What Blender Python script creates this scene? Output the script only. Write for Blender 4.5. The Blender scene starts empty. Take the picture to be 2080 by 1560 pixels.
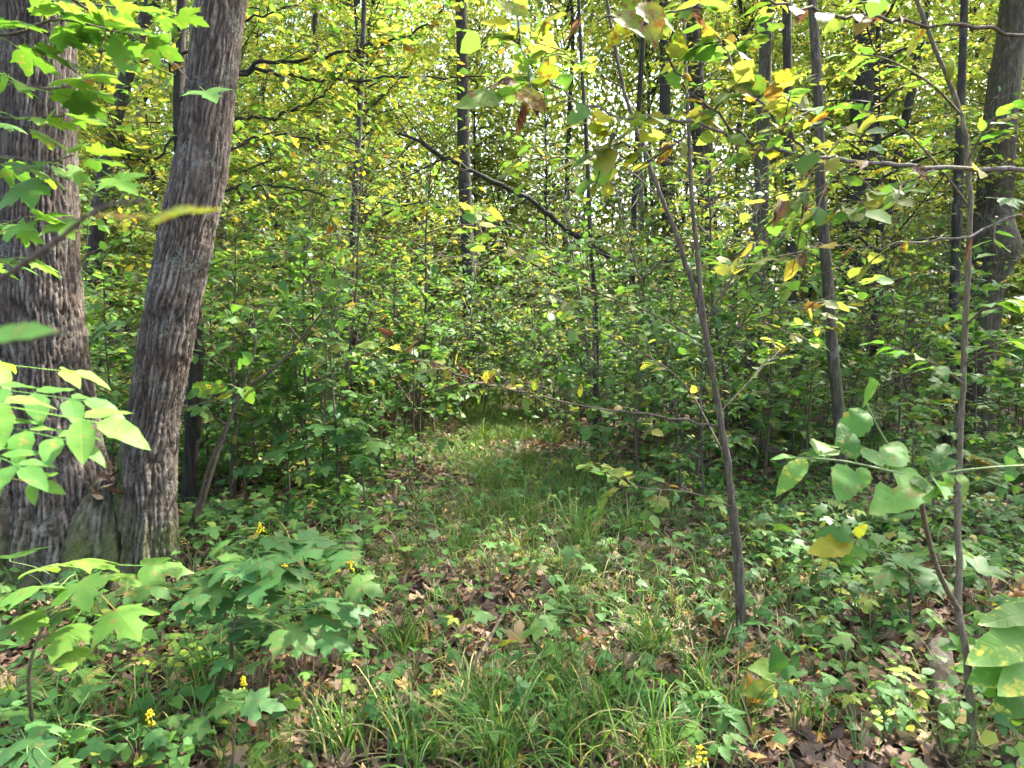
import bpy, math, random
import numpy as np
from mathutils import Vector, Matrix

# ------------------------------------------------------------------ camera, sky, sun, exposure
scene = bpy.context.scene
PITCH = math.radians(6.0)
CAM = np.array([0.0, 0.0, 1.55])
FPX = 1445.0                                   # focal length in pixels of the 2080 px wide photograph
cam_d = bpy.data.cameras.new('camera')
cam = bpy.data.objects.new('camera', cam_d)
scene.collection.objects.link(cam)
cam.location = CAM
cam.rotation_euler = (math.pi / 2 - PITCH, 0, 0)
cam_d.sensor_width = 36.0
cam_d.lens = 36.0 * FPX / 2080.0
cam_d.clip_start = 0.02
cam_d.clip_end = 600.0
cam_d.dof.use_dof = True
cam_d.dof.focus_distance = 4.6
cam_d.dof.aperture_fstop = 5.6
scene.camera = cam

SUN = np.array([0.62, 0.50, 0.95]); SUN = SUN / np.linalg.norm(SUN)     # direction towards the sun
sun_el = math.asin(SUN[2]); sun_az = math.atan2(SUN[0], SUN[1])
world = bpy.data.worlds.new('World'); scene.world = world
world.use_nodes = True
wn = world.node_tree.nodes; wl = world.node_tree.links
wn.clear()
sky = wn.new('ShaderNodeTexSky'); sky.sky_type = 'NISHITA'; sky.sun_disc = False
sky.sun_elevation = sun_el; sky.sun_rotation = sun_az
sky.air_density = 1.0; sky.dust_density = 4.5; sky.ozone_density = 1.0
bg = wn.new('ShaderNodeBackground'); bg.inputs['Strength'].default_value = 0.15
wo = wn.new('ShaderNodeOutputWorld')
wl.new(sky.outputs[0], bg.inputs[0]); wl.new(bg.outputs[0], wo.inputs[0])
sd = bpy.data.lights.new('sun', 'SUN'); so = bpy.data.objects.new('sun', sd)
scene.collection.objects.link(so)
sd.energy = 3.0; sd.angle = math.radians(0.55); sd.color = (1.0, 0.95, 0.86)
so.rotation_euler = Vector(SUN).to_track_quat('Z', 'Y').to_euler()
so.location = (10, 10, 30)
scene.view_settings.view_transform = 'Standard'
scene.view_settings.look = 'None'
scene.view_settings.gamma = 1.0
scene.view_settings.use_curve_mapping = False
scene.view_settings.exposure = 3.1
cy = scene.cycles
cy.max_bounces = 9; cy.diffuse_bounces = 8; cy.glossy_bounces = 1; cy.transmission_bounces = 4
cy.transparent_max_bounces = 4
cy.caustics_reflective = False; cy.caustics_refractive = False
cy.sample_clamp_indirect = 6.0
cy.use_denoising = True
cy.use_adaptive_sampling = True; cy.adaptive_threshold = 0.08

RNG = np.random.default_rng(7)
random.seed(7)
COL = scene.collection

# ------------------------------------------------------------------ pixel -> place
F_ = np.array([0, math.cos(PITCH), -math.sin(PITCH)])
U_ = np.array([0, math.sin(PITCH), math.cos(PITCH)])
R_ = np.array([1.0, 0, 0])
def at(px, py, d):
    return CAM + d * (F_ + (px - 1040) / FPX * R_ + (780 - py) / FPX * U_)
def scr(p):
    q = np.asarray(p, float) - CAM
    d = q @ F_
    return 1040 + FPX * (q @ R_) / d, 780 - FPX * (q @ U_) / d, d
def gnd(px, py):
    v = F_ + (px - 1040) / FPX * R_ + (780 - py) / FPX * U_
    t = -CAM[2] / v[2]
    p = CAM + t * v
    for _ in range(6):
        t = (th(p[0], p[1]) - CAM[2]) / v[2]; p = CAM + t * v
    return p

# ------------------------------------------------------------------ noise
def _hash(i, j, k, s):
    n = (i.astype(np.int64) * 374761393 + j.astype(np.int64) * 668265263 + k.astype(np.int64) * 2147483647 + s * 1274126177) & 0xFFFFFFFF
    n = ((n ^ (n >> 13)) * 1274126177) & 0xFFFFFFFF
    n = (n ^ (n >> 16)) & 0xFFFFFFFF
    n = (n * 2246822519) & 0xFFFFFFFF
    return ((n ^ (n >> 15)) & 0xFFFFFF) / float(0xFFFFFF)
def vnoise(x, y, z, s=0):
    x, y, z = np.broadcast_arrays(np.asarray(x, float), np.asarray(y, float), np.asarray(z, float))
    i, j, k = np.floor(x), np.floor(y), np.floor(z)
    u, v, w = x - i, y - j, z - k
    u, v, w = [a * a * (3 - 2 * a) for a in (u, v, w)]
    r = 0
    for a in (0, 1):
        for b in (0, 1):
            for c in (0, 1):
                r = r + _hash(i + a, j + b, k + c, s) * (u if a else 1 - u) * (v if b else 1 - v) * (w if c else 1 - w)
    return r
def fbm(x, y, z, s=0, o=3):
    r, a, t = 0, 0.5, 0
    for q in range(o):
        r = r + a * vnoise(x * 2 ** q, y * 2 ** q, z * 2 ** q, s + q); t += a; a *= 0.5
    return r / t
def path_x(y):
    return 0.05 - 0.035 * (np.asarray(y, float) - 2) + 0.25 * np.sin(np.asarray(y, float) * 0.33)
def th(x, y):
    x = np.asarray(x, float); y = np.asarray(y, float)
    d = np.abs(x - path_x(y))
    return 0.10 * (fbm(x * 0.45, y * 0.45, 0, 11, 3) - 0.5) + 0.05 * np.clip(d / 1.6, 0, 1) ** 2 + 0.35 * (vnoise(x * 0.09, y * 0.09, 3, 5) - 0.5) * np.clip((y - 6) / 10, 0, 1)

# ------------------------------------------------------------------ materials
def mat(name):
    m = bpy.data.materials.new(name); m.use_nodes = True
    n = m.node_tree.nodes; n.clear()
    return m, n, m.node_tree.links
def mth(n, l, op, a, b=None, clamp=False):
    k = n.new('ShaderNodeMath'); k.operation = op; k.use_clamp = clamp
    for i, q in enumerate((a, b)):
        if q is None: continue
        if isinstance(q, (int, float)): k.inputs[i].default_value = q
        else: l.new(q, k.inputs[i])
    return k.outputs[0]
def ramp(n, l, fac, stops, interp='LINEAR'):
    r = n.new('ShaderNodeValToRGB'); r.color_ramp.interpolation = interp
    e = r.color_ramp.elements
    e[0].position = stops[0][0]; e[0].color = (*stops[0][1], 1)
    e[1].position = stops[-1][0]; e[1].color = (*stops[-1][1], 1)
    for p, c in stops[1:-1]:
        q = e.new(p); q.color = (*c, 1)
    l.new(fac, r.inputs[0])
    return r.outputs[0]
def mixc(n, l, fac, a, b, mode='MIX'):
    k = n.new('ShaderNodeMix'); k.data_type = 'RGBA'; k.blend_type = mode
    if isinstance(fac, (int, float)): k.inputs[0].default_value = fac
    else: l.new(fac, k.inputs[0])
    for i, q in ((6, a), (7, b)):
        if isinstance(q, tuple): k.inputs[i].default_value = (*q, 1)
        else: l.new(q, k.inputs[i])
    return k.outputs[2]

def leaf_material(name, stops, trans=0.45, rough=0.5, veins=None, spots=0.0, spot_col=(0.16, 0.07, 0.02), tcol=(1.55, 1.6, 0.75), spec=0.2):
    m, n, l = mat(name)
    at_ = n.new('ShaderNodeAttribute'); at_.attribute_name = 'rnd'
    oi = n.new('ShaderNodeObjectInfo')
    t = mth(n, l, 'FRACT', mth(n, l, 'ADD', at_.outputs['Fac'], oi.outputs['Random']))
    c = ramp(n, l, t, stops)
    hs = n.new('ShaderNodeHueSaturation')
    l.new(mth(n, l, 'ADD', mth(n, l, 'MULTIPLY', mth(n, l, 'FRACT', mth(n, l, 'MULTIPLY', t, 7.31)), 0.5), 0.75), hs.inputs['Value'])
    l.new(c, hs.inputs['Color']); c = hs.outputs[0]
    nrm = None
    if veins or spots:
        uv = n.new('ShaderNodeUVMap'); sx = n.new('ShaderNodeSeparateXYZ'); l.new(uv.outputs[0], sx.inputs[0])
        ax = mth(n, l, 'ABSOLUTE', sx.outputs[0]); y = sx.outputs[1]
    if spots:
        nz = n.new('ShaderNodeTexNoise'); nz.inputs['Scale'].default_value = 4.5; nz.inputs['Detail'].default_value = 4; nz.inputs['Roughness'].default_value = 0.65
        ad = n.new('ShaderNodeVectorMath'); ad.operation = 'ADD'; l.new(uv.outputs[0], ad.inputs[0])
        cb = n.new('ShaderNodeCombineXYZ'); l.new(mth(n, l, 'MULTIPLY', oi.outputs['Random'], 37.0), cb.inputs[0]); l.new(mth(n, l, 'MULTIPLY', oi.outputs['Random'], 91.0), cb.inputs[2])
        l.new(cb.outputs[0], ad.inputs[1]); l.new(ad.outputs[0], nz.inputs['Vector'])
        th_ = mth(n, l, 'ADD', mth(n, l, 'MULTIPLY', t, 0.16 * spots), 0.44)
        s = mth(n, l, 'MULTIPLY', mth(n, l, 'SUBTRACT', nz.outputs[0], mth(n, l, 'SUBTRACT', 1.02, th_)), 14.0, True)
        c = mixc(n, l, s, c, spot_col)
    if veins:
        if veins == 'pinnate':
            lat = mth(n, l, 'FRACT', mth(n, l, 'MULTIPLY', mth(n, l, 'SUBTRACT', y, mth(n, l, 'MULTIPLY', ax, 0.75)), 9.0))
            dl = mth(n, l, 'MULTIPLY', mth(n, l, 'ABSOLUTE', mth(n, l, 'SUBTRACT', lat, 0.5)), 0.11)
            d = mth(n, l, 'MINIMUM', dl, mth(n, l, 'MULTIPLY', ax, 0.55))
        else:
            d = ax
            yy = mth(n, l, 'SUBTRACT', y, 0.02)
            for ang in (42, 88):
                ca, sa = math.cos(math.radians(ang)), math.sin(math.radians(ang))
                q = mth(n, l, 'ABSOLUTE', mth(n, l, 'SUBTRACT', mth(n, l, 'MULTIPLY', ax, ca), mth(n, l, 'MULTIPLY', yy, sa)))
                d = mth(n, l, 'MINIMUM', d, q)
            lat = mth(n, l, 'FRACT', mth(n, l, 'MULTIPLY', mth(n, l, 'SUBTRACT', y, mth(n, l, 'MULTIPLY', ax, 0.5)), 8.0))
            d = mth(n, l, 'MINIMUM', d, mth(n, l, 'ADD', mth(n, l, 'MULTIPLY', mth(n, l, 'ABSOLUTE', mth(n, l, 'SUBTRACT', lat, 0.5)), 0.12), 0.004))
        v = mth(n, l, 'SUBTRACT', 1.0, mth(n, l, 'MULTIPLY', d, 70.0), True)
        c = mixc(n, l, mth(n, l, 'MULTIPLY', v, 0.14), c, mixc(n, l, 1.0, c, (1.9, 1.8, 1.6), 'MULTIPLY'))
        bp = n.new('ShaderNodeBump'); bp.inputs['Strength'].default_value = 0.22; bp.inputs['Distance'].default_value = 0.003
        bp.invert = True
        l.new(v, bp.inputs['Height']); nrm = bp.outputs[0]
    p = n.new('ShaderNodeBsdfPrincipled'); l.new(c, p.inputs['Base Color'])
    p.inputs['Roughness'].default_value = rough; p.inputs['Specular IOR Level'].default_value = spec
    tr = n.new('ShaderNodeBsdfTranslucent')
    l.new(mixc(n, l, 1.0, c, tcol, 'MULTIPLY'), tr.inputs[0])
    if nrm is not None: l.new(nrm, p.inputs['Normal'])
    ms = n.new('ShaderNodeMixShader'); ms.inputs[0].default_value = trans
    l.new(p.outputs[0], ms.inputs[1]); l.new(tr.outputs[0], ms.inputs[2])
    o = n.new('ShaderNodeOutputMaterial'); l.new(ms.outputs[0], o.inputs[0])
    return m

G0, G1, G2 = (0.055, 0.12, 0.034), (0.08, 0.165, 0.042), (0.11, 0.20, 0.042)
YG, Y1, BR = (0.145, 0.165, 0.046), (0.30, 0.245, 0.055), (0.17, 0.085, 0.03)
M = {}
M['leaf_green'] = leaf_material('leaf_green', [(0, G0), (0.5, G1), (0.85, G2), (0.95, YG), (1, Y1)], 0.42)
M['leaf_yellowgreen'] = leaf_material('leaf_yellowgreen', [(0, G1), (0.3, G2), (0.62, YG), (0.88, (0.215, 0.205, 0.05)), (0.95, Y1), (1, BR)], 0.58)
M['leaf_canopy'] = leaf_material('leaf_canopy', [(0, G1), (0.3, (0.115, 0.165, 0.032)), (0.6, YG), (0.9, (0.23, 0.215, 0.052)), (1, Y1)], 0.6)
M['maple_near'] = leaf_material('maple_near', [(0, (0.07, 0.16, 0.03)), (0.5, (0.10, 0.21, 0.035)), (1, (0.15, 0.26, 0.04))], 0.42, 0.5, 'palmate', 0.12, (0.17, 0.15, 0.04))
M['maple_dark'] = leaf_material('maple_dark', [(0, (0.05, 0.125, 0.04)), (0.6, (0.06, 0.15, 0.04)), (1, (0.09, 0.18, 0.04))], 0.38, 0.5, 'palmate', 0.15, (0.13, 0.11, 0.04))
M['ovate_near'] = leaf_material('ovate_near', [(0, (0.06, 0.15, 0.03)), (0.6, (0.08, 0.19, 0.035)), (1, (0.13, 0.24, 0.04))], 0.42, 0.52, 'pinnate', 0.2, (0.20, 0.19, 0.05))
M['ovate_spot'] = leaf_material('ovate_spot', [(0, (0.08, 0.15, 0.025)), (0.35, (0.15, 0.20, 0.025)), (0.7, (0.20, 0.22, 0.03)), (0.92, (0.32, 0.27, 0.03)), (1, BR)], 0.48, 0.5, 'pinnate', 0.9)
M['ovate_pale'] = leaf_material('ovate_pale', [(0, (0.08, 0.18, 0.03)), (1, (0.11, 0.22, 0.035))], 0.45, 0.45, 'pinnate', 0.3, (0.42, 0.40, 0.06))
M['ovate_yellow'] = leaf_material('ovate_yellow', [(0, (0.14, 0.24, 0.035)), (0.5, (0.30, 0.33, 0.04)), (1, (0.45, 0.38, 0.04))], 0.5, 0.45, 'pinnate', 0.5, (0.40, 0.24, 0.03))
M['herb_leaf'] = leaf_material('herb_leaf', [(0, (0.036, 0.098, 0.024)), (0.55, (0.055, 0.135, 0.028)), (0.9, (0.09, 0.18, 0.032)), (1, (0.26, 0.28, 0.04))], 0.38, 0.55, 'pinnate')
M['round_leaf'] = leaf_material('round_leaf', [(0, (0.16, 0.27, 0.04)), (0.6, (0.24, 0.34, 0.05)), (1, (0.36, 0.38, 0.06))], 0.45, 0.5)
M['grass'] = leaf_material('grass', [(0, (0.045, 0.11, 0.02)), (0.5, (0.07, 0.155, 0.025)), (0.82, (0.11, 0.19, 0.035)), (0.90, (0.30, 0.26, 0.10)), (1, (0.36, 0.27, 0.14))], 0.35, 0.5, spec=0.25)
M['horsetail'] = leaf_material('horsetail', [(0, (0.09, 0.18, 0.03)), (1, (0.16, 0.25, 0.04))], 0.4, 0.5)
M['litter'] = leaf_material('litter', [(0, (0.045, 0.027, 0.018)), (0.3, (0.10, 0.058, 0.038)), (0.65, (0.165, 0.105, 0.072)), (0.9, (0.27, 0.185, 0.12)), (0.97, (0.38, 0.22, 0.06)), (1, (0.36, 0.27, 0.16))], 0.15, 0.7, tcol=(1.2, 0.9, 0.6), spec=0.2)
M['dead_leaf'] = leaf_material('dead_leaf', [(0, (0.10, 0.045, 0.022)), (0.5, (0.20, 0.10, 0.045)), (1, (0.36, 0.24, 0.13))], 0.25, 0.65, tcol=(1.2, 0.9, 0.6), spec=0.25)
M['dead_spot'] = leaf_material('dead_spot', [(0, (0.11, 0.055, 0.03)), (0.5, (0.19, 0.11, 0.06)), (0.85, (0.30, 0.20, 0.12)), (1, (0.24, 0.22, 0.06))], 0.3, 0.7, 'pinnate', 1.1, (0.05, 0.026, 0.015), tcol=(1.2, 0.9, 0.6), spec=0.2)
M['dead_tan'] = leaf_material('dead_tan', [(0, (0.34, 0.22, 0.11)), (0.6, (0.42, 0.28, 0.14)), (1, (0.48, 0.36, 0.21))], 0.25, 0.65, tcol=(1.2, 0.9, 0.6), spec=0.25)
M['dead_orange'] = leaf_material('dead_orange', [(0, (0.42, 0.20, 0.03)), (0.6, (0.48, 0.28, 0.04)), (1, (0.46, 0.36, 0.06))], 0.3, 0.6, tcol=(1.2, 0.9, 0.6), spec=0.25)
M['flower'] = leaf_material('flower', [(0, (0.75, 0.55, 0.02)), (1, (0.85, 0.70, 0.04))], 0.25, 0.6, tcol=(1, 1, 1))

def bark_material(name, dark, mid, light, scale=(22, 22, 4), moss=0.0, lichen=0.0, attr=False, bump=0.6):
    m, n, l = mat(name)
    tc = n.new('ShaderNodeTexCoord'); mp = n.new('ShaderNodeMapping'); mp.inputs['Scale'].default_value = scale
    l.new(tc.outputs['Object'], mp.inputs[0])
    nz = n.new('ShaderNodeTexNoise'); nz.inputs['Scale'].default_value = 1.0; nz.inputs['Detail'].default_value = 6; nz.inputs['Roughness'].default_value = 0.65
    l.new(mp.outputs[0], nz.inputs['Vector'])
    fine = n.new('ShaderNodeTexNoise'); fine.inputs['Scale'].default_value = 90; fine.inputs['Detail'].default_value = 3
    l.new(tc.outputs['Object'], fine.inputs['Vector'])
    h = nz.outputs[0]
    if attr:
        a = n.new('ShaderNodeAttribute'); a.attribute_name = 'bark'
        h = mth(n, l, 'ADD', mth(n, l, 'MULTIPLY', a.outputs['Fac'], 0.72), mth(n, l, 'MULTIPLY', nz.outputs[0], 0.35))
        c = ramp(n, l, h, [(0.20, dark), (0.42, tuple(0.5 * (p + q) for p, q in zip(dark, mid))), (0.62, mid), (0.95, light)])
    else:
        c = ramp(n, l, h, [(0.30, dark), (0.52, mid), (0.72, light)])
    c = mixc(n, l, mth(n, l, 'MULTIPLY', mth(n, l, 'SUBTRACT', fine.outputs[0], 0.35), 1.2, True), mixc(n, l, 1.0, c, (0.62, 0.6, 0.6), 'MULTIPLY'), c)
    big = n.new('ShaderNodeTexNoise'); big.inputs['Scale'].default_value = 5.0; big.inputs['Detail'].default_value = 5; big.inputs['Roughness'].default_value = 0.7
    l.new(tc.outputs['Object'], big.inputs['Vector'])
    if attr:
        big2 = n.new('ShaderNodeTexNoise'); big2.inputs['Scale'].default_value = 2.2; big2.inputs['Detail'].default_value = 6; big2.inputs['Roughness'].default_value = 0.75
        l.new(tc.outputs['Object'], big2.inputs['Vector'])
        c = mixc(n, l, mth(n, l, 'MULTIPLY', mth(n, l, 'SUBTRACT', big2.outputs[0], 0.48), 6, True), c, mixc(n, l, 1.0, c, (0.78, 0.68, 0.58), 'MULTIPLY'))
    if lichen:
        f = mth(n, l, 'MULTIPLY', mth(n, l, 'SUBTRACT', big.outputs[0], 0.62 - 0.06 * lichen), 12, True)
        f = mth(n, l, 'MULTIPLY', f, mth(n, l, 'MULTIPLY', mth(n, l, 'SUBTRACT', fine.outputs[0], 0.42), 6, True))
        c = mixc(n, l, mth(n, l, 'MULTIPLY', f, 0.35), c, (0.25, 0.27, 0.22))
    if moss:
        if attr:
            a2 = n.new('ShaderNodeAttribute'); a2.attribute_name = 'moss'; mf = a2.outputs['Fac']
        else:
            mf = mth(n, l, 'MULTIPLY', mth(n, l, 'SUBTRACT', 1.0 - big.outputs[0] if False else mth(n, l, 'SUBTRACT', 1.0, big.outputs[0]), 0.5), 5.0 * moss, True)
        mf = mth(n, l, 'MULTIPLY', mf, mth(n, l, 'MULTIPLY', mth(n, l, 'SUBTRACT', fine.outputs[0], 0.25), 4, True))
        c = mixc(n, l, mf, c, mixc(n, l, fine.outputs[0], (0.025, 0.035, 0.008), (0.085, 0.10, 0.022)))
    p = n.new('ShaderNodeBsdfPrincipled'); l.new(c, p.inputs['Base Color'])
    p.inputs['Roughness'].default_value = 0.85; p.inputs['Specular IOR Level'].default_value = 0.25
    bp = n.new('ShaderNodeBump'); bp.inputs['Strength'].default_value = bump; bp.inputs['Distance'].default_value = 0.012
    l.new(mth(n, l, 'ADD', nz.outputs[0], mth(n, l, 'MULTIPLY', fine.outputs[0], 0.45)), bp.inputs['Height'])
    l.new(bp.outputs[0], p.inputs['Normal'])
    o = n.new('ShaderNodeOutputMaterial'); l.new(p.outputs[0], o.inputs[0])
    return m
M['bark_big'] = bark_material('bark_big', (0.030, 0.022, 0.016), (0.138, 0.112, 0.089), (0.30, 0.26, 0.215), (75, 75, 18), 1.0, 1.0, True, 1.0)
M['bark_grey'] = bark_material('bark_grey', (0.026, 0.019, 0.012), (0.078, 0.062, 0.041), (0.17, 0.145, 0.105), (40, 40, 7), 0.6, 0.8, bump=1.0)
M['bark_dark'] = bark_material('bark_dark', (0.014, 0.012, 0.010), (0.042, 0.035, 0.028), (0.10, 0.085, 0.067), (30, 30, 5), 0.4, 0.5, bump=1.0)
M['bark_pale'] = bark_material('bark_pale', (0.06, 0.052, 0.042), (0.19, 0.175, 0.15), (0.36, 0.34, 0.30), (12, 12, 6), 0.1, 0.0)
M['bark_brown'] = bark_material('bark_brown', (0.05, 0.036, 0.026), (0.12, 0.09, 0.064), (0.22, 0.18, 0.135), (70, 70, 12), 0.15, 0.5, bump=0.35)
M['bark_olive'] = bark_material('bark_olive', (0.085, 0.065, 0.04), (0.17, 0.135, 0.085), (0.27, 0.22, 0.15), (80, 80, 16), 0.0, 0.4, bump=0.25)
M['twig_pale'] = bark_material('twig_pale', (0.08, 0.065, 0.05), (0.16, 0.135, 0.105), (0.27, 0.235, 0.195), (90, 90, 30), 0.0, 0.0, bump=0.3)
M['wood_rot'] = bark_material('wood_rot', (0.05, 0.035, 0.025), (0.15, 0.115, 0.085), (0.42, 0.38, 0.33), (18, 5, 18), 0.6, 0.8)
def plain(name, col, rough=0.7):
    m, n, l = mat(name)
    p = n.new('ShaderNodeBsdfPrincipled'); nz = n.new('ShaderNodeTexNoise'); nz.inputs['Scale'].default_value = 60
    l.new(mixc(n, l, nz.outputs[0], tuple(c * 0.7 for c in col), tuple(min(1, c * 1.3) for c in col)), p.inputs['Base Color'])
    p.inputs['Roughness'].default_value = rough
    o = n.new('ShaderNodeOutputMaterial'); l.new(p.outputs[0], o.inputs[0]); return m
M['stem_green'] = plain('stem_green', (0.11, 0.16, 0.045))
M['stem_red'] = plain('stem_red', (0.11, 0.07, 0.04))
M['scar'] = plain('scar', (0.36, 0.35, 0.36), 0.6)

m, n, l = mat('forest_soil')
tc = n.new('ShaderNodeTexCoord')
v1 = n.new('ShaderNodeTexVoronoi'); v1.inputs['Scale'].default_value = 16; l.new(tc.outputs['Object'], v1.inputs['Vector'])
n1 = n.new('ShaderNodeTexNoise'); n1.inputs['Scale'].default_value = 30; n1.inputs['Detail'].default_value = 6; l.new(tc.outputs['Object'], n1.inputs['Vector'])
n2 = n.new('ShaderNodeTexNoise'); n2.inputs['Scale'].default_value = 1.3; n2.inputs['Detail'].default_value = 4; l.new(tc.outputs['Object'], n2.inputs['Vector'])
sp = n.new('ShaderNodeSeparateColor'); l.new(v1.outputs['Color'], sp.inputs[0])
c = ramp(n, l, sp.outputs[0], [(0, (0.022, 0.014, 0.010)), (0.5, (0.065, 0.038, 0.024)), (0.85, (0.12, 0.072, 0.044)), (1, (0.19, 0.12, 0.07))])
c = mixc(n, l, n1.outputs[0], mixc(n, l, 1.0, c, (0.5, 0.48, 0.45), 'MULTIPLY'), c)
c = mixc(n, l, mth(n, l, 'MULTIPLY', mth(n, l, 'SUBTRACT', n2.outputs[0], 0.45), 2.5, True), c, mixc(n, l, n1.outputs[0], (0.018, 0.014, 0.010), (0.06, 0.055, 0.02)))
p = n.new('ShaderNodeBsdfPrincipled'); l.new(c, p.inputs['Base Color']); p.inputs['Roughness'].default_value = 0.9
bp = n.new('ShaderNodeBump'); bp.inputs['Strength'].default_value = 0.8; bp.inputs['Distance'].default_value = 0.02
l.new(mth(n, l, 'ADD', v1.outputs['Distance'], n1.outputs[0]), bp.inputs['Height']); l.new(bp.outputs[0], p.inputs['Normal'])
o = n.new('ShaderNodeOutputMaterial'); l.new(p.outputs[0], o.inputs[0])
M['soil'] = m

# ------------------------------------------------------------------ mesh helpers
def make_mesh(name, V, polys, material, attrs=None, uv=None, smooth=True):
    """polys: list of integer arrays (n, k), k = 3 or 4"""
    V = np.asarray(V, np.float32)
    me = bpy.data.meshes.new(name)
    polys = [np.asarray(p, np.int32) for p in polys if len(p)]
    idx = np.concatenate([p.ravel() for p in polys])
    tot = np.concatenate([np.full(len(p), p.shape[1], np.int32) for p in polys])
    start = np.concatenate([[0], np.cumsum(tot)[:-1]]).astype(np.int32)
    me.vertices.add(len(V)); me.vertices.foreach_set('co', V.ravel())
    me.loops.add(len(idx)); me.loops.foreach_set('vertex_index', idx)
    me.polygons.add(len(tot)); me.polygons.foreach_set('loop_start', start)
    me.polygons.foreach_set('loop_total', tot)
    if smooth: me.polygons.foreach_set('use_smooth', np.ones(len(tot), bool))
    for k, a in (attrs or {}).items():
        at_ = me.attributes.new(k, 'FLOAT', 'POINT'); at_.data.foreach_set('value', np.asarray(a, np.float32))
    if uv is not None:
        u = me.uv_layers.new(name='UVMap'); u.data.foreach_set('uv', np.asarray(uv, np.float32)[idx].ravel())
    me.materials.append(M[material] if isinstance(material, str) else material)
    me.update(); me.validate()
    return me
def link(name, me, parent=None, loc=None):
    o = bpy.data.objects.new(name, me); COL.objects.link(o)
    if parent is not None: o.parent = parent
    if loc is not None: o.location = loc
    return o
def tag(o, label=None, cat=None, group=None, kind=None):
    if label: o['label'] = label
    if cat: o['category'] = cat
    if group: o['group'] = group
    if kind: o['kind'] = kind
    return o
def thing(name, loc, label, cat, group=None):
    o = bpy.data.objects.new(name, None); COL.objects.link(o); o.location = loc
    o.empty_display_size = 0.1
    return tag(o, label, cat, group)
def catmull(P, n):
    P = np.asarray(P, float)
    if len(P) == 2: return P[0] + (P[1] - P[0]) * np.linspace(0, 1, n)[:, None]
    Q = np.vstack([2 * P[0] - P[1], P, 2 * P[-1] - P[-2]])
    t = np.linspace(0, len(P) - 1, n); i = np.minimum(t.astype(int), len(P) - 2); f = (t - i)[:, None]
    a, b, c, d = Q[i], Q[i + 1], Q[i + 2], Q[i + 3]
    return 0.5 * (2 * b + (c - a) * f + (2 * a - 5 * b + 4 * c - d) * f ** 2 + (3 * b - a - 3 * c + d) * f ** 3)
def frames(P):
    T = np.gradient(P, axis=0); T /= np.linalg.norm(T, axis=1)[:, None] + 1e-9
    ref = np.array([0, 1.0, 0]) if abs(T[0][1]) < 0.9 else np.array([1.0, 0, 0])
    A = np.zeros_like(P); a = ref - T[0] * (ref @ T[0])
    for i in range(len(P)):
        a = a - T[i] * (a @ T[i]); a /= np.linalg.norm(a) + 1e-9; A[i] = a
    return T, A, np.cross(T, A)
def tube(P, R, k=6):
    """returns verts, quads"""
    P = np.asarray(P, float); R = np.broadcast_to(np.asarray(R, float), (len(P),))
    T, A, B = frames(P)
    an = np.arange(k) / k * 2 * math.pi
    V = P[:, None] + R[:, None, None] * (A[:, None] * np.cos(an)[None, :, None] + B[:, None] * np.sin(an)[None, :, None])
    n = len(P); i = np.arange(n - 1)[:, None] * k; j = np.arange(k)[None]
    j2 = (j + 1) % k
    Q = np.stack([i + j, i + j2, i + k + j2, i + k + j], -1).reshape(-1, 4)
    V = np.vstack([V.reshape(-1, 3), P[-1][None] + T[-1][None] * R[-1]])
    tip = len(V) - 1
    Tt = np.stack([(n - 1) * k + np.arange(k), (n - 1) * k + (np.arange(k) + 1) % k, np.full(k, tip)], -1)
    return V, Q, Tt
class Acc:
    def __init__(s): s.V, s.Q, s.T, s.A, s.n = [], [], [], [], 0
    def add(s, V, Q=None, T=None, a=None):
        s.V.append(V)
        if Q is not None and len(Q): s.Q.append(np.asarray(Q) + s.n)
        if T is not None and len(T): s.T.append(np.asarray(T) + s.n)
        s.A.append(np.full(len(V), random.random()) if a is None else np.broadcast_to(a, (len(V),)))
        s.n += len(V)
    def tube(s, P, R, k=5): s.add(*tube(P, R, k))
    def mesh(s, name, material, smooth=True, off=None):
        V = np.vstack(s.V)
        if off is not None: V = V - off
        return make_mesh(name, V, [np.vstack(x) for x in (s.Q, s.T) if x], material, {'rnd': np.concatenate(s.A)}, smooth=smooth)

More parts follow.
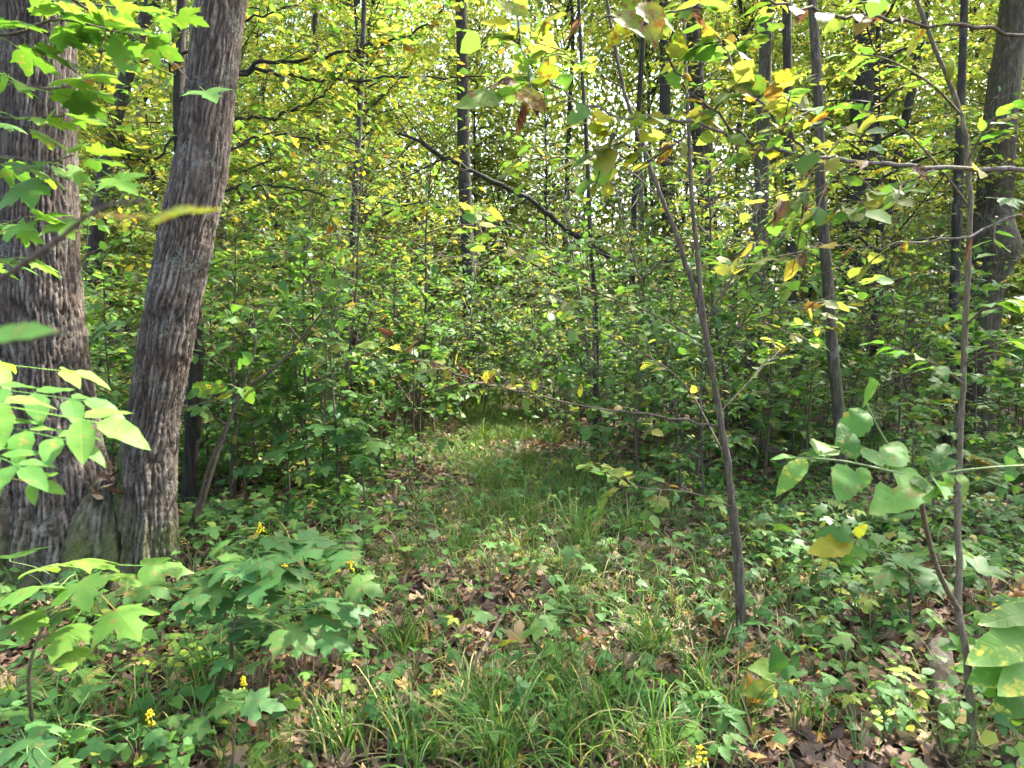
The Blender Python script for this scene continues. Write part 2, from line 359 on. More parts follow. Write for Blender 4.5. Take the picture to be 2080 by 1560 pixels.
# ------------------------------------------------------------------ leaf templates: base at origin, blade along +Y, face up +Z
MAPLE = [(0.0, 0.0), (0.10, -0.07), (0.22, -0.09), (0.33, -0.04), (0.47, -0.03), (0.40, 0.06), (0.38, 0.13), (0.50, 0.20), (0.52, 0.29), (0.64, 0.44), (0.51, 0.43), (0.42, 0.50), (0.32, 0.47), (0.20, 0.46), (0.22, 0.60), (0.27, 0.72), (0.16, 0.73), (0.12, 0.86), (0.0, 1.02)]
MAPLE_LO = [(0.0, 0.0), (0.22, -0.09), (0.45, -0.02), (0.38, 0.13), (0.62, 0.44), (0.20, 0.46), (0.25, 0.72), (0.0, 1.02)]
def star_leaf(half, cen, curl, fold, pet=0.35, ring=True, seed=0):
    rr = np.random.default_rng(seed)
    h = np.array(half); L = h[1:-1][::-1] * [-1, 1]
    O = np.vstack([h, L]); n = len(O)
    O = O * (1 + 0.05 * rr.standard_normal((n, 1)))
    c = np.array([[0, cen]])
    pts = np.vstack([c, c + (O - c) * 0.55, O]) if ring else np.vstack([c, O])
    i = np.arange(n); j = (i + 1) % n
    if ring:
        T = np.vstack([np.stack([0 * i, 1 + i, 1 + j], -1), np.stack([1 + i, 1 + n + i, 1 + n + j], -1), np.stack([1 + i, 1 + n + j, 1 + j], -1)])
    else:
        T = np.stack([0 * i, 1 + i, 1 + j], -1)
    T = T[:, ::-1]
    x, y = pts[:, 0], pts[:, 1]
    z = fold * np.abs(x) - curl * ((x * 1.1) ** 2 + (y - 0.25) ** 2) + 0.03 * np.sin(9 * x + 4 * y + seed) * (np.abs(x) + 0.2)
    V = np.stack([x, y + pet, z], -1)
    uv = np.stack([x, y], -1)
    if pet > 0:
        k = len(V); w = 0.012
        z0 = z[0] - 0.02
        V = np.vstack([V, [[-w, 0, 0], [w, 0, 0], [w, pet, 0], [-w, pet, 0]]]); uv = np.vstack([uv, np.tile([[0.0, 0.0]], (4, 1))])
        T = np.vstack([T, [[k, k + 1, k + 2], [k, k + 2, k + 3]]])
    return V, T, uv
def ovate_leaf(width, rows, curl, fold, pet=0.1, serr=0.0, twist=0.0, seed=0, bite=0, skew=0.75, cup=0.0):
    rr = np.random.default_rng(seed)
    t = np.linspace(0, 1, rows)
    w = width * 0.5 * np.sin(np.pi * t ** skew) ** 0.8 * (1 + serr * ((np.arange(rows) % 2) * 2 - 1)); w[0] = 0.004; w[-1] = 0.0
    wl, wr = w.copy(), w.copy()
    for _ in range(bite):
        q = rr.integers(2, rows - 2); (wl if rr.random() < 0.5 else wr)[q:q + 2] *= rr.uniform(0.2, 0.6)
    y = t
    z = -curl * t ** 2 + 0.015 * np.sin(t * 14 + seed)
    mid = np.stack([0 * t, y, z], -1)
    a = twist * t
    dz = fold
    Lf = np.stack([-wl * np.cos(a), y, z + wl * (dz - np.sin(a)) - cup * (wl / width * 2) ** 2 * width], -1)
    Rt = np.stack([wr * np.cos(a), y, z + wr * (dz + np.sin(a)) - cup * (wr / width * 2) ** 2 * width], -1)
    V = np.vstack([Lf, mid, Rt]); n = rows; i = np.arange(n - 1)
    Q = np.vstack([np.stack([i, n + i, n + i + 1, i + 1], -1), np.stack([n + i, 2 * n + i, 2 * n + i + 1, n + i + 1], -1)])
    uv = V[:, :2].copy()
    V[:, 1] += pet
    T = np.vstack([Q[:, [0, 1, 2]], Q[:, [0, 2, 3]]])
    if pet > 0:
        k = len(V); w0 = 0.014
        V = np.vstack([V, [[-w0, 0, 0], [w0, 0, 0], [w0, pet + .02, -.003], [-w0, pet + .02, -.003]]]); uv = np.vstack([uv, np.zeros((4, 2))])
        T = np.vstack([T, [[k, k + 1, k + 2], [k, k + 2, k + 3]]])
    return V, T, uv
def compose(parts):
    """join several (V,T,uv) placed by (rotz, scale, offset, pitch)"""
    Vs, Ts, Us, n = [], [], [], 0
    for (V, T, uv), rz, s, off, pitch in parts:
        c, s_ = math.cos(rz), math.sin(rz); cp, sp = math.cos(pitch), math.sin(pitch)
        W = V * s
        W = np.stack([W[:, 0], W[:, 1] * cp - W[:, 2] * sp, W[:, 1] * sp + W[:, 2] * cp], -1)
        W = np.stack([W[:, 0] * c - W[:, 1] * s_, W[:, 0] * s_ + W[:, 1] * c, W[:, 2]], -1) + np.asarray(off)
        Vs.append(W); Ts.append(T + n); Us.append(uv); n += len(V)
    return np.vstack(Vs), np.vstack(Ts), np.vstack(Us)
def tmesh(name, tpl, material):
    V, T, uv = tpl
    return make_mesh(name, V, [T], material, {'rnd': np.zeros(len(V))}, uv)

LM = {}
def reg(key, tpls, material):
    LM[key] = [tmesh('leaf', t, material) for t in tpls]
maple_t = [star_leaf(MAPLE, 0.28, c, f, 0.55, True, s) for s, (c, f) in enumerate([(0.18, 0.10), (0.38, 0.0), (0.28, -0.18), (0.08, 0.22), (0.5, 0.1)])]
ov_t = [ovate_leaf(w, 13, c, f, 0.10, 0.07, tw, s, b) for s, (w, c, f, tw, b) in enumerate([(0.55, 0.15, 0.15, 0.0, 0), (0.6, 0.35, 0.3, 0.3, 1), (0.5, 0.25, -0.1, -0.3, 0), (0.58, 0.05, 0.35, 0.15, 2), (0.62, 0.5, 0.1, 0.0, 0)])]
lance_t = [ovate_leaf(w, 11, c, f, 0.04, 0.04, tw, s, 0, 0.8) for s, (w, c, f, tw) in enumerate([(0.36, 0.15, 0.15, 0.0), (0.40, 0.3, 0.25, 0.2), (0.34, 0.05, 0.3, -0.2)])]
curl_t = [ovate_leaf(w, 11, c, f, 0.12, 0.05, tw, s, b, 0.75, cu) for s, (w, c, f, tw, b, cu) in enumerate([(0.5, 0.9, 0.9, 0.9, 1, 0.3), (0.45, 1.3, -0.7, -1.1, 0, 0.5), (0.55, 0.5, 1.2, 1.4, 2, 0.0)])]
wide_t = [ovate_leaf(w, 13, c, f, 0.12, 0.06, tw, s + 20, b, 0.62) for s, (w, c, f, tw, b) in enumerate([(0.78, 0.2, 0.1, 0.1, 1), (0.85, 0.4, 0.25, -0.2, 0), (0.7, 0.6, 0.05, 0.2, 2), (0.8, 0.1, 0.3, 0.0, 1)])]
round_t = [star_leaf([(0.0, 0.0), (0.2, -0.06), (0.42, 0.05), (0.5, 0.32), (0.42, 0.58), (0.26, 0.68), (0.2, 0.82), (0.0, 0.8)], 0.35, c, f, 0.25, False, s) for s, (c, f) in enumerate([(0.1, 0.05), (0.3, -0.1)])]
def ternate(seed):
    r = random.Random(seed)
    base = [ovate_leaf(0.58, 9, r.uniform(0.1, 0.45), r.uniform(0, 0.3), 0.12, 0.07, r.uniform(-0.2, 0.2), seed * 3 + q, 0, 0.66) for q in range(3)]
    return compose([(base[0], 0, 1, (0, 0, 0), -0.1), (base[1], 1.25, 0.85, (0, 0, 0), -0.15), (base[2], -1.25, 0.85, (0, 0, 0), -0.15)])
tern_t = [ternate(s) for s in range(5)]
def pinnate_comp(npair, seed, w=0.50):
    r = random.Random(seed); P = []
    rach = (np.array([[-0.008, 0, 0], [0.008, 0, 0], [0.006, 1, -0.06], [-0.006, 1, -0.06]]), np.array([[0, 1, 2], [0, 2, 3]]), np.zeros((4, 2)))
    P.append((rach, 0, 1, (0, 0, 0), 0))
    for i in range(npair):
        t = 0.28 + 0.62 * i / max(1, npair - 1)
        for s in (-1, 1):
            lf = ovate_leaf(w, 9, r.uniform(0.1, 0.4), r.uniform(0.05, 0.3), 0.05, 0.05, r.uniform(-0.2, 0.2), seed * 7 + i, 0, 0.75)
            P.append((lf, s * -1.05, 0.42 * (1 - 0.25 * abs(t - 0.6)), (0, t, -0.06 * t * t), r.uniform(-0.35, 0.1)))
    P.append((ovate_leaf(w + 0.04, 9, 0.3, 0.2, 0.05, 0.05, 0, seed, 0, 0.7), 0, 0.42, (0, 1.0, -0.06), -0.2))
    return compose(P)
comp_t = [pinnate_comp(n, s) for s, n in enumerate([2, 3, 2, 3])]
reg('maple', maple_t, 'maple_near'); reg('maple_dark', maple_t, 'maple_dark')
reg('ovate', ov_t, 'ovate_near'); reg('spot', ov_t + lance_t[:1], 'ovate_spot'); reg('wide', wide_t, 'ovate_near')
reg('lance', lance_t, 'ovate_near'); reg('pale', lance_t, 'ovate_pale'); reg('curl', [(v * 0.75, t_, u_) for v, t_, u_ in curl_t], 'dead_spot'); reg('yellow', ov_t[:4], 'ovate_yellow')
reg('tern', tern_t, 'herb_leaf'); reg('comp', comp_t, 'ovate_near'); reg('comp_pale', comp_t, 'ovate_pale')
reg('round', round_t, 'round_leaf'); reg('herb_wide', wide_t, 'herb_leaf'); reg('yg', ov_t, 'leaf_yellowgreen')
reg('litter', curl_t + [maple_t[2], maple_t[4]], 'dead_leaf'); reg('litter_tan', [maple_t[1], maple_t[4], curl_t[0]], 'dead_tan'); reg('litter_orange', [maple_t[0], curl_t[2], ov_t[1]], 'dead_orange')

def basis(d, nrm):
    d = np.asarray(d, float); d = d / (np.linalg.norm(d) + 1e-9)
    x = np.cross(d, nrm); x /= np.linalg.norm(x) + 1e-9
    return x, d, np.cross(x, d)
def add_leaf(parent, key, pos, d, nrm, size, name='leaf', which=None):
    L = LM[key]; me = L[random.randrange(len(L)) if which is None else which % len(L)]
    o = bpy.data.objects.new(name, me); COL.objects.link(o)
    x, y, z = basis(d, nrm)
    off = np.zeros(3) if parent is None else np.array(parent.location) + (np.array(parent.parent.location) if parent.parent else 0)
    p = np.asarray(pos) - off
    mtx = Matrix(((x[0], y[0], z[0], p[0]), (x[1], y[1], z[1], p[1]), (x[2], y[2], z[2], p[2]), (0, 0, 0, 1))) @ Matrix.Scale(size, 4)
    o.parent = parent
    o.matrix_local = mtx
    return o
def rj(s): return np.array([random.gauss(0, s), random.gauss(0, s), random.gauss(0, s)])
def leaves_along(parent, P, n, key, size, t0=0.1, t1=1.0, jit=0.3, droop=0.15, spread=0.9, end=True):
    P = np.asarray(P); L = len(P)
    for i in range(n):
        t = t0 + (t1 - t0) * (i + random.random() * 0.5) / n
        q = min(t, 1) * (L - 1); a = int(min(q, L - 2)); f = q - a
        p = P[a] * (1 - f) + P[a + 1] * f
        d = P[a + 1] - P[a]; d = d / (np.linalg.norm(d) + 1e-9)
        side = np.cross(d, [0, 0, 1]); side /= np.linalg.norm(side) + 1e-9
        s = 1 if i % 2 else -1
        ang = spread * random.uniform(0.7, 1.2)
        dd = d * math.cos(ang) + side * s * math.sin(ang) + np.array([0, 0, -droop]) + rj(0.15)
        k = key if isinstance(key, str) else random.choice(key)
        add_leaf(parent, k, p, dd, np.array([0, 0, 1.0]) + rj(jit), size * random.uniform(0.65, 1.15))
    if end:
        d = P[-1] - P[-2]
        add_leaf(parent, key if isinstance(key, str) else random.choice(key), P[-1], d + [0, 0, -droop * np.linalg.norm(d)], np.array([0, 0, 1.0]) + rj(jit), size)
def px_path(nodes, n=None):
    return catmull([at(*q) for q in nodes], n or max(8, 6 * len(nodes)))
def stem(parent, name, P, r0, r1, material, k=8, pw=1.0, gnarl=0.0):
    t = np.linspace(0, 1, len(P))
    R = r1 + (r0 - r1) * (1 - t) ** pw
    if gnarl: R = R * (1 + gnarl * (vnoise(t * 40, 0.5, parent.location[0] * 3, 3) - 0.4))
    V, Q, T = tube(P, R, k)
    return link(name, make_mesh(name, V - np.array(parent.location), [Q, T], material), parent)
def twig_spray(parent, Ps, ntw, L, leaf, nl, material, bark, tpl, seed=0, tmin=0.2):
    rn = np.random.default_rng(seed + 900); ac = Acc(); lp, ld = [], []
    for P in Ps:
        for q in range(ntw):
            i = int((tmin + (1 - tmin) * (q + rn.random()) / ntw) * (len(P) - 2))
            dv = P[i + 1] - P[i]; dv = dv / (np.linalg.norm(dv) + 1e-9); sd = np.cross(dv, [0, 0, 1])
            e = dv * 0.7 + sd * (0.8 if q % 2 else -0.8) * rn.uniform(0.5, 1.2) + rn.standard_normal(3) * 0.25; e /= np.linalg.norm(e)
            ll = L * rn.uniform(0.5, 1.2); Q = catmull([P[i], P[i] + e * ll * 0.5 + rn.standard_normal(3) * 0.03 * ll, P[i] + e * ll + [0, 0, -0.12 * ll]], 7)
            ac.tube(Q, np.linspace(0.0035, 0.0012, 7), 4)
            for k in range(nl):
                t = 0.15 + 0.85 * (k + rn.random()) / nl; j = min(int(t * 6), 5); s2 = np.cross(e, [0, 0, 1])
                lp.append(Q[j] + (Q[j + 1] - Q[j]) * (t * 6 - j)); ld.append(e * 0.6 + s2 * (0.8 if k % 2 else -0.8))
    lp = np.array(lp); n = len(lp); ld = np.array(ld) + rn.standard_normal((n, 3)) * 0.25 + [0, 0, -0.2]
    off = np.array(parent.location)
    link('twig', ac.mesh('twig', bark, off=off), parent)['kind'] = 'stuff'
    link('foliage', leaf_mesh('foliage', [(tpl, lp, ld, rn.standard_normal((n, 3)) * 0.4 + [0, 0, 1], leaf * rn.uniform(0.6, 1.2, n), None)], material, off), parent)['kind'] = 'stuff'
def scatter(tpl, pos, X, Y, Z, size, rnd=None):
    """vectorised placement of a template; returns V, T, rnd"""
    V, T = tpl[0], tpl[1]
    n = len(pos)
    W = (V[None, :, 0, None] * X[:, None] + V[None, :, 1, None] * Y[:, None] + V[None, :, 2, None] * Z[:, None]) * size[:, None, None] + pos[:, None]
    TT = T[None] + (np.arange(n) * len(V))[:, None, None]
    r = RNG.random(n) if rnd is None else rnd
    return W.reshape(-1, 3), TT.reshape(-1, 3), np.repeat(r, len(V))
def vbasis(d, nrm):
    d = d / (np.linalg.norm(d, axis=1)[:, None] + 1e-9)
    x = np.cross(d, nrm); x /= np.linalg.norm(x, axis=1)[:, None] + 1e-9
    return x, d, np.cross(x, d)
def leaf_mesh(name, groups, material, off=None):
    """groups: list of (tpl, pos, d, nrm, size, rnd|None)"""
    Vs, Ts, Rs, n = [], [], [], 0
    for tpl, pos, d, nrm, size, rnd in groups:
        X, Y, Z = vbasis(d, nrm)
        V, T, r = scatter(tpl, pos, X, Y, Z, size, rnd)
        Vs.append(V); Ts.append(T + n); Rs.append(r); n += len(V)
    V = np.vstack(Vs)
    if off is not None: V = V - off
    return make_mesh(name, V, [np.vstack(Ts)], material, {'rnd': np.concatenate(Rs)}, smooth=False)
# low-count leaves for masses
LO_OV = (np.array([[0, 0, 0], [-0.27, 0.42, 0.05], [0, 0.5, 0], [0.27, 0.42, 0.05], [0, 1.0, -0.12]]), np.array([[0, 2, 1], [0, 3, 2], [1, 2, 4], [2, 3, 4]]))
LO_DI = (np.array([[0, 0, 0], [-0.27, 0.45, 0.06], [0.27, 0.45, 0.06], [0, 1.0, -0.08]]), np.array([[0, 2, 1], [1, 2, 3]]))
LO_MA = (lambda t: (t[0], t[1]))(star_leaf(MAPLE_LO, 0.28, 0.25, 0.05, 0.0, False, 1))
LO_RD = (np.array([[0, 0, 0], [-0.36, 0.3, 0.04], [-0.25, 0.75, 0], [0, 0.45, 0], [0.36, 0.3, 0.04], [0.25, 0.75, 0.0], [0, 1, -0.1]]), np.array([[0, 3, 1], [1, 3, 2], [2, 3, 6], [0, 4, 3], [4, 5, 3], [5, 6, 3]]))

# ------------------------------------------------------------------ the ground
def build_ground():
    xs = np.concatenate([-np.geomspace(120, 9, 26), np.linspace(-8.5, 8.5, 120), np.geomspace(9, 120, 26)])
    ys = np.concatenate([-np.geomspace(120, 3, 22), np.linspace(-2.5, 16, 130), np.geomspace(16.5, 140, 40)])
    X, Y = np.meshgrid(xs, ys); Z = th(X, Y)
    near = (np.abs(X) < 9) & (Y < 17) & (Y > -3)
    Z = Z + near * 0.02 * (fbm(X * 4, Y * 4, 1, 40, 2) - 0.5)
    V = np.stack([X, Y, Z], -1).reshape(-1, 3)
    w = len(xs); i = (np.arange(len(ys) - 1)[:, None] * w + np.arange(w - 1)[None]).ravel()
    o = link('ground', make_mesh('ground', V, [np.stack([i, i + 1, i + w + 1, i + w], -1)], 'soil'))
    tag(o, 'brown forest floor under leaf litter and low plants', kind='structure')
build_ground()

# ------------------------------------------------------------------ sun gaps added to the high canopy (leaves cut away along rays to chosen spots)
BEAMS = []
def beam(px, py, d, r): BEAMS.append((at(px, py, d), r))
for q in [(150, 1200, 2.3, 0.5), (330, 1180, 2.45, 0.3), (30, 1200, 2.2, 0.4), (60, 820, 1.5, 0.4), (880, 850, 9.6, 0.8), (1130, 870, 9.0, 0.6), (720, 850, 8.5, 0.6),
          (470, 420, 4.3, 0.35), (430, 150, 4.3, 0.3), (190, 720, 4.3, 0.25), (1900, 960, 1.9, 0.35), (1650, 980, 2.0, 0.3), (1780, 1450, 2.5, 0.3),
          (1850, 720, 20, 1.6), (1560, 860, 10, 0.6), (1340, 1480, 2.4, 0.25), (1250, 900, 8, 0.5), (480, 780, 4.2, 0.3), (530, 1510, 2.4, 0.25),
          (1500, 150, 2.2, 0.4), (1250, 150, 2.2, 0.4), (90, 60, 2.0, 0.4), (180, 300, 2.0, 0.3), (2040, 1340, 2.0, 0.3), (1700, 1140, 3.8, 0.3), (1000, 720, 9, 1.8), (1040, 700, 12, 2.4), (780, 760, 7, 1.3), (1270, 700, 7, 1.3), (600, 720, 7, 1.0), (1450, 760, 9, 1.2), (1100, 1150, 4.2, 0.5), (1400, 1250, 3.3, 0.4)]:
    beam(*q)
def lit_filter(pos, keep=0.04):
    m = np.ones(len(pos), bool)
    for c, r in BEAMS:
        q = pos - c; s = q @ SUN
        d = np.linalg.norm(q - s[:, None] * SUN, axis=1)
        m &= ~((d < r) & (s > 0.3))
    return m | (RNG.random(len(pos)) < keep)

# ------------------------------------------------------------------ trunk with real bark relief
def bark_trunk(name, parent, P, R, nring, nseg, amp=0.012, seed=1, flare=None, bare=None, mossf=None, material='bark_big'):
    P = catmull(P, nring); t = np.linspace(0, 1, nring)
    R = np.interp(t, np.linspace(0, 1, len(R)), R)
    T, A, B = frames(P)
    an = np.arange(nseg) / nseg * 2 * math.pi
    s = np.concatenate([[0], np.cumsum(np.linalg.norm(np.diff(P, axis=0), axis=1))])
    ca, sa = np.cos(an)[None], np.sin(an)[None]
    rm = R.mean()
    u, w, v = ca * rm + 0 * s[:, None], sa * rm + 0 * s[:, None], s[:, None] + 0 * ca
    n3 = vnoise(u * 150, w * 150, v * 70, seed + 6)
    wob = (fbm(u * 7, w * 7, v * 4, seed + 50, 3) - 0.5)
    circ = 2 * math.pi * rm
    def cells(cw, ch, sd, warp, vw):
        nc = max(6, int(round(circ / cw)))
        gu = an[None] / (2 * math.pi) * nc + wob * warp; gv = s[:, None] / ch + 0 * an[None] + wob * 0.8
        iu, iv = np.floor(gu), np.floor(gv)
        f1 = np.full(gu.shape, 9.0); f2 = np.full(gu.shape, 9.0); idv = np.zeros(gu.shape)
        for a in (-1, 0, 1):
            for b in (-1, 0, 1):
                cu, cv = iu + a, iv + b; cm = np.mod(cu, nc)
                du = cu + 0.15 + 0.7 * _hash(cm, cv, cm * 0, sd) - gu; dv = cv + 0.1 + 0.8 * _hash(cm, cv, cm * 0 + 1, sd) - gv
                dd = np.sqrt(du * du + dv * dv * vw); cid = _hash(cm, cv, cm * 0 + 2, sd)
                closer = dd < f1
                f2 = np.where(closer, f1, np.minimum(f2, dd)); idv = np.where(closer, cid, idv); f1 = np.where(closer, dd, f1)
        return np.clip((f2 - f1) / 0.42, 0, 1), idv
    c1, id1 = cells(0.027, 0.26, seed, 2.6, 0.35); c2, id2 = cells(0.013, 0.07, seed + 1, 2.4, 0.3); c3, id3 = cells(0.05, 0.05, seed + 2, 2.0, 1.0)
    n2 = c2
    h = np.clip(c1 ** 0.8 * (0.55 + 0.3 * id1) + 0.30 * (c2 - 0.55) + 0.22 * (id3 - 0.5) * (id1 > 0.4) + 0.5 * (n3 - 0.5) + 0.08, 0, 1)
    h = h * (0.7 + 0.6 * fbm(u * 4, w * 4, v * 2.2, seed + 9, 2))
    if bare is not None:
        for (b, rb, hb) in bare:                     # bare patch: point, half width, half height
            C = P[:, None] + R[:, None, None] * (A[:, None] * ca[..., None] + B[:, None] * sa[..., None])
            q = C - b
            m = np.exp(-((np.linalg.norm(q[..., :2], axis=-1) / rb) ** 4 + (q[..., 2] / hb) ** 4))
            h = h * (1 - m) + m * (0.50 + 0.12 * n2)
    lump = (fbm(u * 3.0, w * 3.0, v * 1.8, seed + 20, 4) - 0.5) * 0.12 * rm * 2
    rad = R[:, None] + lump + amp * (h - 0.5) * 2
    if flare is not None:
        rad = rad + flare * (np.exp(-s[:, None] / 0.24) * (0.3 + 2.0 * np.abs(np.cos(an * 3.5 + seed + 0.8 * np.sin(an * 2))[None]) ** 4) + 0.5 * np.exp(-s[:, None] / 0.3) * (fbm(u * 9, w * 9, v * 5, seed + 80, 3) - 0.5))
    V = P[:, None] + rad[..., None] * (A[:, None] * ca[..., None] + B[:, None] * sa[..., None])
    k = nseg; i = np.arange(nring - 1)[:, None] * k; j = np.arange(k)[None]; j2 = (j + 1) % k
    Q = np.stack([i + j, i + j2, i + k + j2, i + k + j], -1).reshape(-1, 4)
    moss = np.zeros(rad.shape) if mossf is None else mossf(V)
    moss = np.clip(moss + 0.35 * (fbm(u * 12, w * 12, v * 9, seed + 31, 3) - 0.5) * 3 * (moss > 0.02), 0, 1)
    rad_m = moss[..., None] * 0.006 * (0.5 + n3[..., None])
    V = V + rad_m * (A[:, None] * ca[..., None] + B[:, None] * sa[..., None])
    me = make_mesh(name, V.reshape(-1, 3) - np.array(parent.location), [Q], material, {'bark': h.ravel(), 'moss': moss.ravel()})
    return link(name, me, parent)

def crown_cloud(center, rx, rz, ncl, nper, leaf, rng, spread=(0.55, 0.16)):
    u = rng.standard_normal((ncl, 3)); u /= np.linalg.norm(u, axis=1)[:, None]
    r = rng.random(ncl) ** 0.45
    C = u * r[:, None] * [rx, rx, rz]
    k = (nper * rng.uniform(0.5, 1.5, ncl)).astype(int)
    ci = np.repeat(np.arange(ncl), k); n = len(ci)
    tilt = rng.standard_normal((ncl, 2)) * 0.25
    g = rng.standard_normal((n, 3)) * [spread[0], spread[0], spread[1]]
    g[:, 2] += g[:, 0] * tilt[ci, 0] + g[:, 1] * tilt[ci, 1] - 0.25 * (g[:, 0] ** 2 + g[:, 1] ** 2)
    pos = C[ci] + g + center
    d = g * [1, 1, 0.2] + rng.standard_normal((n, 3)) * [0.35, 0.35, 0.25] + [0, 0, -0.15]
    nrm = rng.standard_normal((n, 3)) * 0.42 + [0, 0, 1]
    return C + center, pos, d, nrm, leaf * rng.uniform(0.65, 1.25, n)

# ------------------------------------------------------------------ the big three-stemmed tree on the left
gb = gnd(200, 1165); D0 = scr(gb)[2]
gz = float(th(gb[0], gb[1]))
big = thing('maple_tree', (gb[0], gb[1], gz), 'thick old grey-barked tree with several trunks growing from one mossy base', 'tree')
def A_(px, py, dd=0.0): return at(px, py, D0 + dd)
def low(px, dd=0.0):
    p = at(px, 1150, D0 + dd); return np.array([p[0], p[1], float(th(p[0], p[1])) - 0.10])
pk = D0 / FPX
hid = lambda p: p
def moss_b(V):
    x = np.interp(V[..., 2], [0, 0.6, 1.3, 2.0, 3.0], [at(262, 1150, D0)[0], at(275, 950, D0)[0], at(262, 800, D0)[0], at(330, 560, D0)[0], at(345, 320, D0)[0]])
    a = np.clip((x - V[..., 0] + 0.03) / 0.07, 0, 1) * np.clip((2.5 - V[..., 2]) / 0.8, 0, 1)
    return np.maximum(a, np.clip((0.5 - V[..., 2]) / 0.4, 0, 1) * 0.85)
def moss_a(V):
    return np.clip((0.55 - V[..., 2]) / 0.45, 0, 1) * 0.8 * np.clip((at(190, 1100, D0)[0] - V[..., 0]) / 0.3, 0.3, 1)
bare_b = [(A_(398, 318, -0.19), 0.075, 0.17)]
bark_trunk('trunk', big, [low(300, 0.02), A_(300, 1000), A_(312, 850), A_(340, 680), A_(375, 500), A_(413, 300), A_(450, 0), A_(475, -200, 0.03)],
           [0.150, 0.142, 0.136, 0.137, 0.138, 0.136, 0.134, 0.132], 400, 150, 0.009, 3, 0.05, bare_b, moss_b)
bark_trunk('trunk', big, [low(125, 0.06), A_(125, 1010, 0.06), A_(108, 850, 0.1), A_(88, 650, 0.12), A_(78, 400, 0.12), A_(76, 0, 0.12), A_(73, -200, 0.11)],
           [0.30, 0.262, 0.240, 0.218, 0.196, 0.186, 0.182], 400, 190, 0.011, 12, 0.07, None, moss_a)
bark_trunk('trunk', big, [low(10, -0.02), A_(0, 1000, -0.02), A_(-60, 800, 0.0), A_(-150, 500, 0.0), A_(-280, 0, 0.1), A_(-420, -600, 0.2)],
           [0.27, 0.25, 0.22, 0.20, 0.19, 0.16], 220, 100, 0.013, 21, 0.06, None, moss_a)
bark_trunk('root_flare', big, [low(205, 0.05) - [0, 0, 0.05], A_(208, 1090, 0.06), A_(212, 1020, 0.07), A_(216, 965, 0.09)], [0.34, 0.25, 0.18, 0.06], 110, 130, 0.013, 33, 0.10, None, lambda V: np.clip((0.7 - V[..., 2]) / 0.6, 0, 0.6))
for nodes, rr_ in (([A_(472, -180, 0.03), A_(500, -450, 0.1), A_(530, -1100, 0.2)], (0.150, 0.11)), ([A_(73, -180, 0.11), A_(70, -450, 0.1), A_(60, -1200, 0.1)], (0.195, 0.15))):
    stem(big, 'upper_trunk', catmull(nodes, 16), rr_[0], rr_[1], 'bark_grey', 18)
rngc = np.random.default_rng(100)
cc = np.array([gb[0] + 0.6, gb[1] + 1.0, 11.0])
C, pos, d, nrm, sz = crown_cloud(cc, 4.0, 3.4, 85, 50, 0.13, rngc)
k = lit_filter(pos)
link('crown', leaf_mesh('crown', [(LO_DI, pos[k], d[k], nrm[k], sz[k], None)], 'leaf_canopy', np.array(big.location)), big)['kind'] = 'stuff'
ac = Acc()
for i in range(0, 40):
    b = A_(450, -450) if i % 2 else A_(70, -900)
    c = C[i]; ac.tube(catmull([b + [0, 0, 0.04 * i], (b + c) / 2 + rj(0.3), c], 7), np.linspace(0.05, 0.012, 7), 5)
link('limb', ac.mesh('limb', 'bark_dark', off=np.array(big.location)), big)['kind'] = 'stuff'
# dry leaves caught in the crotch
for i in range(14):
    p = A_(215 + random.uniform(-14, 20), 965 + random.uniform(-30, 55), -0.10)
    o = add_leaf(None, 'litter', p + [0, random.uniform(-.05, .02), 0], rj(1), rj(1) + [0, -0.6, 0.4], random.uniform(0.05, 0.085), 'fallen_leaf')
    tag(o, 'dry brown leaf caught in the crotch of the big tree', 'leaf', 'dry leaves caught in the tree crotch')

